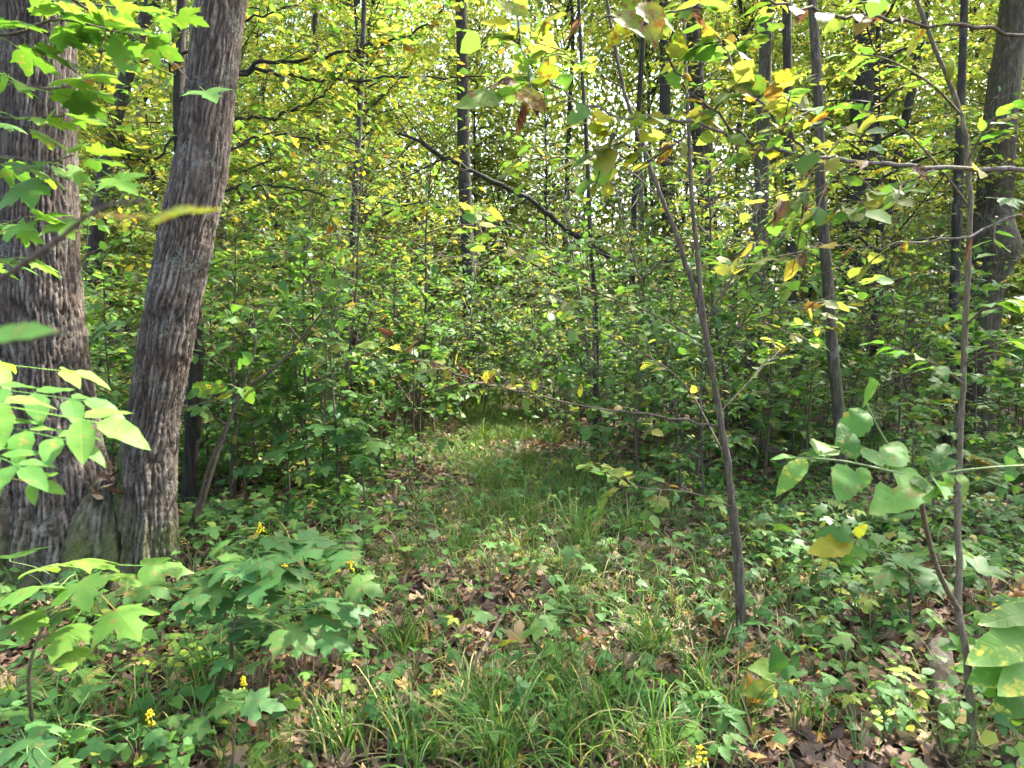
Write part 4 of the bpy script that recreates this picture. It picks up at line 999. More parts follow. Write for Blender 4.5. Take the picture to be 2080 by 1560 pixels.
o = link('twig_litter', ac.mesh('twig_litter', 'bark_brown')); tag(o, 'thin dead twigs scattered through the leaf litter', 'twigs', kind='stuff')
# single fallen leaves one can pick out
for i in range(200):
    px, py = random.uniform(0, 2080), random.uniform(1080, 1580)
    g = gnd(px, py); g = g + [0, 0, random.uniform(.015, .04)]
    c = random.random(); key, lb = ('litter', 'curled brown leaf lying on the forest floor') if c < .70 else ('litter_tan', 'pale tan leaf lying on the forest floor') if c < .9 else ('litter_orange', 'orange-yellow leaf lying on the forest floor')
    o = add_leaf(None, key, g, rj(1) * [1, 1, .2], np.array([0, 0, 1.]) + rj(.35), random.uniform(.045, .085), 'fallen_leaf')
    tag(o, lb, 'leaf', 'single fallen leaves in front')
o = add_leaf(None, 'litter_tan', gnd(1045, 1345) + [0, 0, .04], (0.2, .1, 1), (0.3, -1, .3), .10, 'fallen_leaf', 0); tag(o, 'tan maple leaf standing upright in the litter before the long sedge', 'leaf')
o = add_leaf(None, 'litter_orange', gnd(1520, 1465) + [0, 0, .06], (0.1, .1, 1), (0.2, -1, .2), .11, 'fallen_leaf', 1); tag(o, 'orange curled leaf standing up between grass and yellowed herb', 'leaf')
o = add_leaf(None, 'litter_orange', gnd(2010, 1455) + [0, 0, .03], (1, -.4, 0), (0, -.2, 1), .11, 'fallen_leaf', 2); tag(o, 'long yellow-orange leaf lying beside the sapling stem', 'leaf')

# ------------------------------------------------------------------ individual low plants in front
def herb(px, py, n, h, key, size, name, label, cat, group, stemm='stem_green', spread=.5, base=None):
    g = gnd(px, py) if base is None else np.array([base[0], base[1], float(th(base[0], base[1]))])
    t = thing(name, g, label, cat, group)
    ac = Acc()
    for i in range(n):
        az = i * 2.4 + random.random(); hh = h * random.uniform(.55, 1.1); r = h * spread * random.uniform(.4, 1.1)
        p = g + [math.cos(az) * r, math.sin(az) * r, hh]
        mid = g + [math.cos(az) * r * .35, math.sin(az) * r * .35, hh * .65]
        P = catmull([g - [0, 0, .02], mid, p], 6); ac.tube(P, np.linspace(.0028, .0014, 6), 4)
        add_leaf(t, key, p, (math.cos(az), math.sin(az), random.uniform(-.25, .1)), np.array([0, -.12, 1.]) + rj(.22), size * random.uniform(.7, 1.15))
    link('stalk', ac.mesh('stalk', stemm, off=g), t)
    return t
def fill(n, xr, yr, fn, minpx=38, seen=[]):
    k = 0; tries = 0
    while k < n and tries < n * 60:
        tries += 1
        px, py = random.uniform(*xr), random.uniform(*yr)
        if any(abs(px - a) < minpx and abs(py - b) < minpx * .6 for a, b in seen): continue
        if 30 < px < 345 and py < 1165: continue
        seen.append((px, py)); fn(px, py); k += 1
LAB = []
def three(px, py):
    t = herb(px, py, random.randint(4, 7), random.uniform(.14, .26), 'tern', random.uniform(.05, .075), 'ground_herb', None, 'plant', 'three-leaflet herbs on the forest floor'); LAB.append((t, px, py, 'three-leaflet green herb'))
def mseed(px, py):
    t = herb(px, py, random.randint(3, 6), random.uniform(.15, .34), random.choice(['maple_dark', 'maple_dark', 'maple']), random.uniform(.06, .10), 'maple_seedling', None, 'seedling', 'maple seedlings in the litter', 'stem_red', .35); LAB.append((t, px, py, 'maple seedling'))
def wideh(px, py):
    t = herb(px, py, random.randint(4, 7), random.uniform(.10, .24), 'herb_wide', random.uniform(.05, .085), 'broad_leaved_herb', None, 'plant', 'broad-leaved herbs on the forest floor', 'stem_green', .5); LAB.append((t, px, py, 'broad-leaved green herb'))
fill(64, (1300, 2080), (1060, 1330), three)
fill(16, (1250, 2080), (1330, 1560), three, 60)
fill(34, (370, 760), (1060, 1330), wideh, 30)
fill(14, (0, 480), (1300, 1580), wideh, 60)
fill(12, (380, 900), (1000, 1120), mseed, 45)
fill(10, (1400, 2080), (1060, 1300), mseed, 60)
fill(10, (0, 640), (1250, 1570), mseed, 70)
fill(14, (640, 1280), (1080, 1550), three, 85)
fill(10, (700, 1300), (1060, 1500), wideh, 80)
fill(18, (860, 1420), (930, 1080), three, 55)
fill(14, (400, 900), (900, 1040), wideh, 45)
for kind in ('three-leaflet green herb', 'maple seedling', 'broad-leaved green herb'):
    rows = {}
    for t, px, py, k in LAB:
        if k == kind: rows.setdefault(int(np.searchsorted([1000, 1100, 1200, 1300, 1430], py)), []).append((t, px))
    names = ['at the far edge of the litter', 'level with the big tree foot', 'just beyond the forked sapling foot', 'level with the forked sapling foot', 'in front of the forked sapling', 'along the bottom edge']
    for r, L in rows.items():
        for i, (t, px) in enumerate(sorted(L, key=lambda q: q[1])): t['label'] = f"{kind} {names[r]}, {ordinal(i + 1)} from the left"

# ------------------------------------------------------------------ maple saplings in front, bottom left
def maple_sapling(label, base_px, nodes, r0, leafspec, key, name='maple_sapling', bark='bark_olive'):
    g = gnd(*base_px); t = thing(name, g, label, 'sapling')
    P = catmull([g - [0, 0, .03]] + [at(*q) for q in nodes], 20); stem(t, 'stem', P, r0, r0 * .4, bark, 7)
    ac = Acc()
    for px, py, d, wpx, az in leafspec:                 # leaf tip centre, depth, width in px, heading in the ground plane
        size = wpx * d / FPX / 1.15
        dirn = np.array([math.cos(az), math.sin(az), -.18])
        c = at(px, py, d); b = c - dirn * size * .9
        i = int(np.argmin(np.linalg.norm(P - b, axis=1) + 0.4 * np.abs(P[:, 2] - b[2] + .06))); i = min(max(i, 6), 19)
        ac.tube(catmull([P[i], (P[i] + b) / 2 + [0, 0, .02], b], 6), np.linspace(.0022, .0014, 6), 4)
        add_leaf(t, key, b, dirn, np.array([0, -.25, 1.]) + rj(.14), size)
    link('leaf_stalk', ac.mesh('leaf_stalk', 'stem_green', off=g), t)
    return t
S = lambda *a: a
maple_sapling('bright sunlit maple sapling with big pointed leaves before the big tree', (70, 1500), [(60, 1360, 2.3), (110, 1230, 2.35), (170, 1170, 2.4)], .007,
    [(185, 1135, 2.4, 130, 1.2), (60, 1190, 2.2, 150, 2.6), (165, 1200, 2.2, 120, -.9), (250, 1255, 2.2, 130, -.7), (330, 1150, 2.5, 110, .4), (270, 1170, 2.45, 80, 1.0), (20, 1130, 2.4, 120, 2.2), (40, 1265, 2.2, 120, -2.4), (130, 1290, 2.15, 120, -1.4),
     (120, 1250, 2.3, 70, -1.6), (10, 1210, 2.2, 110, 3.0), (215, 1170, 2.5, 90, 1.8), (310, 1195, 2.4, 80, -.2), (90, 1150, 2.6, 100, 1.8), (150, 1330, 2.15, 80, -1.2)], 'maple')
maple_sapling('shaded bluish maple sapling with crooked stem and yellow flowers behind', (475, 1385), [(470, 1300, 2.75), (485, 1230, 2.8), (500, 1160, 2.85), (515, 1110, 2.9)], .008,
    [(490, 1095, 2.9, 100, 1.9), (570, 1090, 2.9, 120, .6), (620, 1125, 2.9, 100, .1), (450, 1150, 2.7, 90, 2.9), (420, 1195, 2.65, 110, -2.6), (540, 1150, 2.7, 110, -.9), (600, 1290, 2.5, 120, -.5), (660, 1255, 2.6, 100, .0), (390, 1215, 2.6, 80, -2.4), (520, 1200, 2.6, 90, -1.2),
     (640, 1100, 3.0, 90, .4), (560, 1120, 3.0, 90, 1.3), (440, 1110, 3.0, 70, 2.2), (680, 1300, 2.5, 80, -.3), (585, 1180, 2.75, 80, -.4)] + [(random.uniform(390, 740), random.uniform(1085, 1290), random.uniform(2.55, 3.05), random.uniform(60, 95), random.uniform(-3, 3)) for _ in range(20)], 'maple_dark', bark='bark_brown')
maple_sapling('small shaded maple sapling with drooping leaves behind the grass mound', (470, 1560), [(475, 1500, 2.15), (480, 1440, 2.2)], .005, [(455, 1430, 2.15, 90, 2.4), (530, 1430, 2.15, 90, .1), (480, 1410, 2.3, 70, 1.5), (400, 1475, 2.1, 60, -2.5)], 'maple_dark')
maple_sapling('low maple sapling in the corner under the bright leaves', (60, 1590), [(60, 1540, 2.05), (50, 1500, 2.05)], .005, [(70, 1530, 2.0, 100, -.6), (20, 1520, 2.0, 90, 2.6), (90, 1480, 2.15, 80, .8), (130, 1560, 1.95, 70, -.4)], 'maple_dark')
maple_sapling('green maple sapling amid herbs between the slender stems', (1850, 1290), [(1850, 1200, 3.3), (1840, 1150, 3.3)], .006, [(1850, 1150, 3.25, 110, -.8), (1800, 1165, 3.2, 90, -2.4), (1900, 1175, 3.25, 90, -.2), (1870, 1125, 3.4, 80, 1.2), (1790, 1190, 3.2, 70, -2.8), (1960, 1130, 3.4, 90, .2), (2010, 1160, 3.3, 90, .0)], 'maple_dark')
maple_sapling('maple sapling with flat tiers of leaves between the dead stems and the path', (655, 985), [(657, 900, 5.2), (660, 820, 5.2), (662, 760, 5.2), (664, 700, 5.2)], .012,
    [(600, 905, 5.1, 70, 2.8), (570, 880, 5.1, 60, 2.9), (630, 920, 5.0, 60, -2.2), (700, 890, 5.1, 70, .2), (740, 860, 5.2, 60, .3), (620, 840, 5.2, 60, 2.6), (690, 830, 5.2, 60, .5), (600, 800, 5.3, 60, 2.4), (720, 800, 5.3, 60, .6), (650, 780, 5.2, 60, -1.4), (560, 920, 5.0, 60, -2.8), (650, 870, 4.9, 60, -1.5), (530, 850, 5.1, 60, 3.0), (770, 900, 5.1, 60, .0), (680, 740, 5.2, 50, .8), (640, 720, 5.3, 50, 2.2), (740, 930, 5.0, 55, -.3)], 'maple_dark', bark='bark_brown')

# branch with maple leaves at upper left; its stem is beyond the frame
g = at(-190, 1000, 2.2); g[2] = th(g[0], g[1])
t = thing('maple_sapling', g, 'near maple sapling reaching green leaves over the big trunk at upper left', 'sapling')
ST = catmull([g - [0, 0, .03], at(-180, 900, 2.2), at(-150, 500, 2.1), at(-120, 100, 2.05), at(-100, -250, 2.0)], 24); stem(t, 'stem', ST, .018, .008, 'bark_grey', 8)
for nodes, n, sz in [([(-125, 180, 2.05), (0, 165, 1.95), (100, 180, 1.9), (190, 150, 1.95), (215, 60, 2.0)], 9, .085), ([(-115, 60, 2.0), (20, 70, 1.9), (120, 40, 1.9), (260, 70, 2.0)], 9, .085), ([(-140, 350, 2.1), (0, 320, 2.0), (90, 330, 1.95), (150, 315, 1.95)], 6, .085),
                     ([(-140, 420, 2.1), (0, 450, 1.95), (60, 440, 1.9)], 4, .08), ([(-110, -60, 2.0), (60, -20, 1.9), (200, 10, 1.95), (330, 20, 2.1)], 9, .085), ([(-145, 520, 2.1), (-20, 520, 1.95), (60, 530, 1.9)], 4, .07), ([(-120, 240, 2.1), (40, 240, 1.9), (130, 235, 1.85)], 6, .08)]:
    P = px_path(nodes); br = stem(t, 'branch', P, .006, .002, 'bark_brown', 6); leaves_along(br, P, int(n * 1.5), 'maple', sz * 1.15, .25, 1, .35, .2)
for px, py, d, w, az in [(405, 175, 2.4, 75, -.9), (370, 140, 2.5, 60, 2.8), (205, 345, 2.0, 80, -.5), (140, 350, 2.0, 100, -2.6), (100, 440, 1.9, 70, -.6)]:
    c = at(px, py, d); add_leaf(t, 'maple', c, (math.cos(az), math.sin(az), -.5), (0.1, -.6, .8), w * d / FPX)
P = px_path([(-100, -150, 2.2), (180, 20, 2.4), (330, 110, 2.5), (385, 165, 2.45)]); stem(t, 'branch', P, .006, .002, 'bark_brown', 6)

# bright compound-leaved branch at the left edge
g = at(-160, 1400, 1.6); g[2] = th(g[0], g[1])
t = thing('ash_sapling', g, 'sunlit sapling with glossy compound leaves at the left edge, mid height', 'sapling')
ST = catmull([g - [0, 0, .03], at(-150, 1250, 1.55), at(-110, 900, 1.45), at(-90, 780, 1.4)], 18); stem(t, 'stem', ST, .011, .005, 'bark_olive', 8)
for px, py, d, az, L in [(-70, 780, 1.4, .15, .21), (-60, 850, 1.35, -.15, .20), (-80, 730, 1.5, .5, .20), (-60, 900, 1.3, -.5, .16), (-70, 810, 1.3, -.05, .24), (-40, 960, 1.3, -.1, .11)]:
    p = at(px, py, d); i = int(np.argmin(np.linalg.norm(ST - p, axis=1)))
    stem(t, 'leaf_stalk', np.array([ST[i], (ST[i] + p) / 2 + [0, 0, .01], p]), .003, .002, 'stem_green', 5)
    add_leaf(t, 'comp', p, (math.cos(az), math.sin(az), -.12), np.array([-.05, -.45, 1.]) + rj(.12), L)

# twig close to the lens with blotched leaves
g = at(-330, 1500, .8); g[2] = th(g[0], g[1])
t = thing('hazel_sapling', g, 'blurred twig with a blotched leaf very close to the viewer at left', 'sapling')
ST = catmull([g - [0, 0, .03], at(-320, 1100, .75), at(-280, 800, .62), at(-200, 660, .52)], 18); stem(t, 'stem', ST, .007, .003, 'bark_brown', 7)
P = px_path([(-200, 660, .52), (-40, 590, .50), (100, 500, .48), (200, 425, .46), (300, 405, .45)]); stem(t, 'branch', P, .0026, .0011, 'bark_brown', 6)
P2 = px_path([(-200, 665, .52), (-60, 690, .5), (60, 690, .48), (170, 660, .47)]); stem(t, 'branch', P2, .002, .001, 'bark_brown', 6)
add_leaf(t, 'spot', at(290, 470, .45), (1, .1, .62), (-.35, -.55, 1), .046, which=1)
add_leaf(t, 'spot', at(150, 445, .47), (.9, .2, .25), (-.3, -.15, 1), .042, which=2)
add_leaf(t, 'ovate', at(-50, 690, .48), (1, .1, .18), (-.2, -.55, 1), .05, which=0)

# ------------------------------------------------------------------ forked brown sapling right of centre
g = gnd(1512, 1308); dS = scr(g)[2]
fs = thing('forked_sapling', g, 'slim brown sapling forking at mid height, right of the grassy way', 'sapling')
def dp(l, dd=0): return [(a, b, dS + dd + (c if len(q) > 2 else 0)) for q in l for a, b, c in [(q[0], q[1], q[2] if len(q) > 2 else 0)]]
P = px_path([(1512, 1312, dS), (1506, 1180, dS), (1491, 1040, dS), (1475, 920, dS), (1455, 800, dS), (1437, 700, dS), (1425, 640, dS), (1410, 590, dS), (1372, 470, dS), (1332, 370, dS), (1300, 280, dS), (1268, 180, dS), (1242, 60, dS), (1225, -60, dS)], 90)
P[0] = P[1] * 1.0; P[0][2] -= .06; P[3:] += RNG.normal(0, .0022, (len(P) - 3, 3)); stem(fs, 'stem', P, .0165, .0065, 'bark_brown', 12, 1.0, .35)
P = px_path([(1434, 680, dS), (1424, 600, dS), (1415, 500, dS), (1405, 400, dS), (1398, 250, dS), (1391, 100, dS), (1385, -60, dS)], 40)
stem(fs, 'limb', P, .0125, .006, 'bark_brown', 10, 1, .3)
P = px_path([(1500, 1300, dS + .03), (1496, 1180, dS + .05), (1482, 1020, dS + .06), (1472, 900, dS + .05), (1462, 840, dS + .03)], 30)
stem(fs, 'limb', P, .011, .006, 'bark_brown', 8, 1, .3)
FSB = []
# wilted leaves on the low branch
low_br = px_path([(1455, 865, dS), (1330, 842, dS - .15), (1200, 828, dS - .3), (1050, 795, dS - .45), (930, 760, dS - .55), (850, 730, dS - .6), (800, 700, dS - .6)], 40)
low_br[2:-1] += RNG.normal(0, .005, (len(low_br) - 3, 3)); stem(fs, 'branch', low_br, .0055, .0014, 'bark_brown', 7, 1, .4); twig_spray(fs, [low_br], 12, .18, .055, 3, 'leaf_yellowgreen', 'bark_brown', LO_RD, 8, .15)
for px, py, s, key in [(775, 670, .085, 'curl'), (835, 690, .08, 'curl'), (820, 715, .07, 'spot'), (870, 725, .075, 'curl'), (925, 715, .075, 'spot'), (940, 745, .07, 'curl'), (980, 765, .075, 'spot'), (935, 780, .06, 'curl'), (1000, 762, .07, 'curl'), (1040, 768, .07, 'spot'), (1070, 830, .07, 'spot'), (900, 750, .07, 'spot'), (1090, 765, .06, 'spot'), (860, 745, .06, 'spot'), (1180, 770, .06, 'spot'), (715, 700, .09, 'spot')]:
    i = int(np.argmin([abs(scr(q)[0] - px) for q in low_br])); b = low_br[i]
    tip = at(px, py, scr(b)[2] - .05); dv = tip - b; ln = np.linalg.norm(dv)
    add_leaf(fs, key, b + dv * .3, dv + rj(.01), np.array([0, -1., .5]) + rj(.5), s)
for nodes, r, n, key, sz in [
    ([(1430, 700, dS), (1330, 640, dS - .2), (1200, 590, dS - .4), (1100, 545, dS - .5), (1030, 500, dS - .6), (960, 470, dS - .6)], .006, 12, ['spot', 'yg', 'ovate', 'spot'], .075),
    ([(1440, 640, dS), (1490, 560, dS), (1540, 490, dS + .1), (1600, 440, dS + .15), (1650, 360, dS + .2), (1690, 300, dS + .2)], .008, 12, ['yg', 'spot', 'ovate'], .085),
    ([(1460, 690, dS), (1530, 650, dS - .1), (1640, 620, dS - .2), (1760, 570, dS - .3)], .005, 11, ['spot', 'spot', 'yg'], .08),
    ([(1340, 400, dS), (1250, 330, dS + .1), (1130, 320, dS + .1), (1040, 330, dS + .1)], .005, 10, ['yg', 'spot'], .08),
    ([(1405, 400, dS), (1470, 330, dS + .1), (1560, 260, dS + .1), (1640, 160, dS + .2)], .005, 12, ['yg', 'spot', 'ovate'], .085),
    ([(1268, 180, dS), (1180, 130, dS), (1080, 60, dS + .1)], .005, 10, ['yg', 'spot'], .08),
    ([(1395, 200, dS), (1460, 140, dS), (1540, 40, dS)], .005, 10, ['yg', 'spot'], .085),
    ([(1488, 1030, dS), (1400, 1000, dS - .2), (1300, 990, dS - .3), (1230, 960, dS - .35)], .005, 9, ['ovate', 'herb_wide'], .07),
    ([(1497, 1080, dS), (1450, 1095, dS - .05), (1430, 1120, dS - .1)], .004, 0, 'ovate', .06),
    ([(1475, 930, dS), (1380, 770, dS + .3), (1250, 690, dS + .5), (1150, 640, dS + .6)], .007, 12, ['ovate', 'ovate', 'yg'], .08),
    ([(1460, 840, dS), (1600, 700, dS + .3), (1720, 640, dS + .4)], .005, 9, ['ovate', 'yg'], .08)]:
    P = px_path(nodes); br = stem(fs, 'branch', P, r * .8, .0015, 'bark_brown' if n else 'twig_pale', 6, 1, .3)
    if n: leaves_along(br, P, n, key, sz * .88, .25, 1, .45, .25); FSB.append(P)
twig_spray(fs, FSB, 6, .32, .07, 7, 'leaf_yellowgreen', 'bark_brown', LO_RD, 1)

# ------------------------------------------------------------------ near sapling at the right with broad leaves
g = gnd(1978, 1545)
ns = thing('broad_leaved_sapling', g, 'slender olive-barked sapling with large serrated leaves near the right edge', 'sapling')
d2 = scr(g)[2]
P = px_path([(1978, 1550, d2), (1972, 1440, d2), (1962, 1320, d2 + .02), (1946, 1240, d2 + .03), (1949, 1150, d2 + .05), (1945, 1050, d2 + .06), (1950, 900, d2 + .1), (1958, 750, d2 + .1), (1964, 600, d2 + .1), (1970, 420, d2 + .1), (1965, 300, d2 + .1), (1945, 210, d2 + .1), (1900, 100, d2 + .05), (1845, -40, d2)], 80)
P[3:] += RNG.normal(0, .0012, (len(P) - 3, 3)); stem(ns, 'stem', P, .0125, .0065, 'bark_olive', 12, 1, .35)
lim = px_path([(1948, 1240, d2 + .03), (1910, 1170, d2 - .1), (1885, 1090, d2 - .25), (1872, 1020, d2 - .4), (1875, 975, d2 - .5)], 24)
stem(ns, 'limb', lim, .009, .005, 'bark_olive', 9, 1, .2)
e0 = lim[-1]; dE = scr(e0)[2]
tw1 = px_path([(1875, 975, dE), (1800, 955, dE - .05), (1700, 935, dE - .05), (1600, 930, dE)], 16); stem(ns, 'branch', tw1, .004, .002, 'stem_green', 6)
tw2 = px_path([(1875, 975, dE), (1930, 960, dE - .05), (2010, 950, dE - .1), (2090, 945, dE - .1)], 16); stem(ns, 'branch', tw2, .004, .002, 'stem_green', 6)
tw3 = px_path([(1872, 1010, dE + .05), (1790, 880, dE + .1), (1760, 820, dE + .1)], 12); stem(ns, 'branch', tw3, .003, .002, 'stem_green', 6)
allp = np.vstack([tw1, tw2, tw3])
#   leaf base px, tip px, depth offset tip, facing, key
for bx, by, tx, ty, dd, nx, ny, nz, key, wh in [
    (1640, 940, 1552, 1015, -.08, -.2, -.75, .6, 'pale', 1), (1700, 950, 1698, 1035, -.12, .1, -.85, .5, 'wide', 0), (1880, 960, 1790, 1005, -.15, -.2, -.7, .7, 'wide', 1), (1900, 965, 1925, 1025, -.15, .1, -.8, .6, 'wide', 3), (1760, 835, 1775, 765, -.02, .1, -.9, .4, 'wide', 0),
    (1745, 865, 1690, 815, .0, -.1, -.7, .7, 'ovate', 2), (1900, 940, 1960, 880, .0, .2, -.7, .7, 'ovate', 1), (1930, 955, 1870, 905, .0, -.2, -.8, .6, 'wide', 2), (1990, 950, 2060, 900, -.1, .1, -.6, .8, 'wide', 1), (2000, 955, 2075, 985, -.15, .1, -.8, .6, 'wide', 0),
    (1960, 960, 1990, 1010, -.1, .2, -.8, .6, 'wide', 2), (1800, 950, 1750, 905, .05, -.1, -.6, .8, 'ovate', 0), (1680, 935, 1620, 905, .05, -.1, -.5, .9, 'ovate', 3), (1620, 930, 1545, 935, -.02, -.1, -.5, .9, 'lance', 1), (1740, 940, 1720, 985, -.1, 0, -.8, .5, 'ovate', 4), (1830, 960, 1900, 1010, -.1, 0, -.8, .6, 'ovate', 0),
    (1790, 880, 1710, 870, .05, -.1, -.5, .9, 'ovate', 0), (1790, 890, 1850, 850, .05, .1, -.5, .9, 'ovate', 2), (1770, 850, 1700, 900, .0, -.1, -.8, .5, 'ovate', 4), (1660, 930, 1690, 870, .1, .1, -.6, .8, 'ovate', 1), (2040, 950, 2090, 900, 0, .1, -.6, .8, 'wide', 3), (1850, 965, 1820, 920, .05, 0, -.6, .8, 'wide', 1), (1940, 960, 1910, 1000, -.1, 0, -.9, .4, 'wide', 2)]:
    b = at(bx, by, dE); b = allp[int(np.argmin(np.linalg.norm(allp - b, axis=1)))]
    tip = at(tx, ty, dE + dd); dv = tip - b
    add_leaf(ns, 'ovate' if key == 'wide' and wh % 2 else key, b, dv + rj(.015), np.array([nx, ny * .8, nz]) + rj(.12), np.linalg.norm(dv) / 1.12 * random.uniform(.72, .95), which=wh)
for nodes, n, key, sz in [([(1968, 420, d2 + .1), (1900, 330, d2), (1820, 250, d2 - .05), (1740, 220, d2 - .05)], 9, 'lance', .10), ([(1965, 330, d2 + .1), (2010, 250, d2), (2080, 200, d2 - .05)], 7, 'lance', .10), ([(1950, 230, d2 + .1), (1890, 170, d2), (1800, 120, d2 - .1), (1730, 110, d2 - .1)], 9, 'lance', .09),
                          ([(1962, 660, d2 + .1), (2010, 620, d2), (2075, 600, d2 - .05)], 6, 'ovate', .09), ([(1957, 780, d2 + .1), (1900, 740, d2), (1800, 700, d2)], 8, 'ovate', .08), ([(1960, 740, d2 + .1), (2020, 700, d2 - .1), (2090, 680, d2 - .15)], 6, 'ovate', .09)]:
    P = px_path(nodes); br = stem(ns, 'branch', P, .0045, .0018, 'bark_olive', 6, 1, .3); leaves_along(br, P, n, key, sz, .25, 1, .3, .15)
add_leaf(ns, 'maple_dark', at(1990, 400, d2 - .1), (.8, -.3, -.1), (0, -.4, 1), .10)
o = link('gall', None)
bpy.data.objects.remove(o)
V, Q, T = tube(catmull([at(1936, 118, d2 + .07), at(1930, 140, d2 + .07), at(1927, 165, d2 + .07)], 9), np.array([.002, .008, .012, .0145, .016, .0155, .013, .009, .003]), 10)
V = V + (vnoise(V[:, 0] * 150, V[:, 1] * 150, V[:, 2] * 150, 4) - .5)[:, None] * .006
link('gall', make_mesh('gall', V - np.array(ns.location), [Q, T], 'ovate_spot', {'rnd': np.zeros(len(V)) + .5}), ns)['label'] = 'yellow-brown swollen gall on the stem'

# speckled compound leaves entering at the right edge, bottom
g = gnd(2160, 1500); t = thing('ash_sapling', g, 'sapling with yellow-speckled compound leaves entering at the lower right edge', 'sapling')
d3 = scr(g)[2]; P = px_path([(2160, 1505, d3), (2150, 1400, d3), (2130, 1300, d3 - .05), (2110, 1220, d3 - .1)], 14); stem(t, 'stem', P, .008, .004, 'bark_olive', 7)
for bx, by, tx, ty, dd, nz in [(2130, 1240, 2000, 1255, -.1, .9), (2130, 1280, 1985, 1330, -.2, .7), (2140, 1330, 1990, 1370, -.2, .7), (2130, 1330, 2050, 1395, -.25, .6), (2110, 1225, 2040, 1215, .0, .9), (2140, 1390, 2030, 1440, -.2, .6)]:
    b = at(bx, by, d3 - .05); tip = at(tx, ty, d3 + dd); dv = tip - b; i = int(np.argmin(np.linalg.norm(P - b, axis=1)))
    stem(t, 'leaf_stalk', np.array([P[i], (P[i] + b) / 2, b]), .002, .0015, 'stem_green', 5); add_leaf(t, 'pale', b, dv, (0, -.5, nz), np.linalg.norm(dv), which=0)

# ------------------------------------------------------------------ overhanging shrub at the upper right with blotched leaves
g = at(2330, 1300, 2.5); g[2] = th(g[0], g[1])
t = thing('hazel_shrub', g, 'near shrub whose pale branches with brown-blotched yellow leaves cross the upper right', 'shrub')
ST = catmull([g - [0, 0, .03], at(2310, 900, 2.45), at(2260, 500, 2.4), at(2200, 200, 2.35), at(2150, -200, 2.3)], 24); stem(t, 'stem', ST, .02, .011, 'bark_grey', 9)
SB = []
for nodes, r, n, sz, bark, key in [
    ([(2270, 360, 2.4), (2090, 340, 2.3), (1900, 342, 2.2), (1740, 330, 2.15), (1620, 310, 2.1), (1520, 290, 2.1), (1420, 250, 2.05), (1300, 235, 2.0), (1180, 215, 1.95), (1100, 200, 1.9), (1050, 175, 1.9)], .0115, 16, .085, 'twig_pale', ['spot', 'spot', 'yg', 'curl']),
    ([(2270, 420, 2.4), (2080, 440, 2.3), (1950, 480, 2.2), (1800, 500, 2.2), (1670, 505, 2.2), (1560, 530, 2.2)], .007, 3, .075, 'twig_pale', ['spot', 'curl']),
    ([(1520, 290, 2.1), (1430, 215, 2.1), (1370, 130, 2.1), (1330, 30, 2.1), (1300, -50, 2.1)], .006, 11, .09, 'bark_brown', ['spot', 'yg', 'spot']),
    ([(1650, 315, 2.12), (1560, 230, 2.1), (1480, 120, 2.1), (1440, 0, 2.1)], .006, 12, .09, 'bark_brown', ['spot', 'yg', 'yg']),
    ([(2200, 100, 2.35), (1990, 60, 2.3), (1800, 40, 2.2), (1650, 20, 2.1), (1500, -10, 2.0), (1380, 20, 2.0), (1280, 40, 1.95), (1180, 35, 1.9), (1080, 30, 1.9)], .008, 16, .09, 'bark_brown', ['spot', 'spot', 'yg', 'spot', 'curl']),
    ([(1420, 250, 2.05), (1350, 300, 2.0), (1270, 290, 1.95), (1200, 250, 1.95)], .004, 8, .085, 'bark_brown', ['spot', 'spot', 'yg']),
    ([(1740, 330, 2.15), (1650, 390, 2.1), (1590, 420, 2.1)], .004, 6, .08, 'twig_pale', ['spot', 'curl', 'yg']),
    ([(1800, 335, 2.2), (1720, 260, 2.1), (1620, 220, 2.1), (1540, 170, 2.1)], .005, 10, .09, 'bark_brown', ['spot', 'yg', 'ovate']),
    ([(1900, 342, 2.2), (1780, 400, 2.1), (1680, 430, 2.05)], .004, 6, .085, 'bark_brown', ['yg', 'spot', 'ovate']),
    ([(1180, 215, 1.95), (1080, 130, 2.0), (1040, 60, 2.0)], .004, 6, .08, 'bark_brown', ['spot', 'yg'])]:
    P = px_path(nodes) ; P[1:-1] += RNG.normal(0, .006, (len(P) - 2, 3)); br = stem(t, 'branch', P, r * .72, .0014, bark, 7, 1, .4); SB.append(P); leaves_along(br, P, int(n * 1.7), key, sz, .15, 1, .6, .3)
twig_spray(t, SB, 4, .22, .075, 4, 'leaf_yellowgreen', 'bark_brown', LO_RD, 5)
for bx, by, tx, ty, w in [(1045, 180, 1105, 215, 0), (1240, 20, 1310, 70, 3), (1310, 0, 1335, 65, 1), (1030, 195, 930, 205, 0), (1760, 330, 1775, 300, 1), (1590, 405, 1575, 465, 2)]:
    b = at(bx, by, 1.92); tip = at(tx, ty, 1.85); add_leaf(t, 'curl' if tx in (1775, 1575) else 'spot', b, tip - b, (0, -.8, .6), np.linalg.norm(tip - b) * (.95 if tx not in (1775, 1575) else .8), which=w)

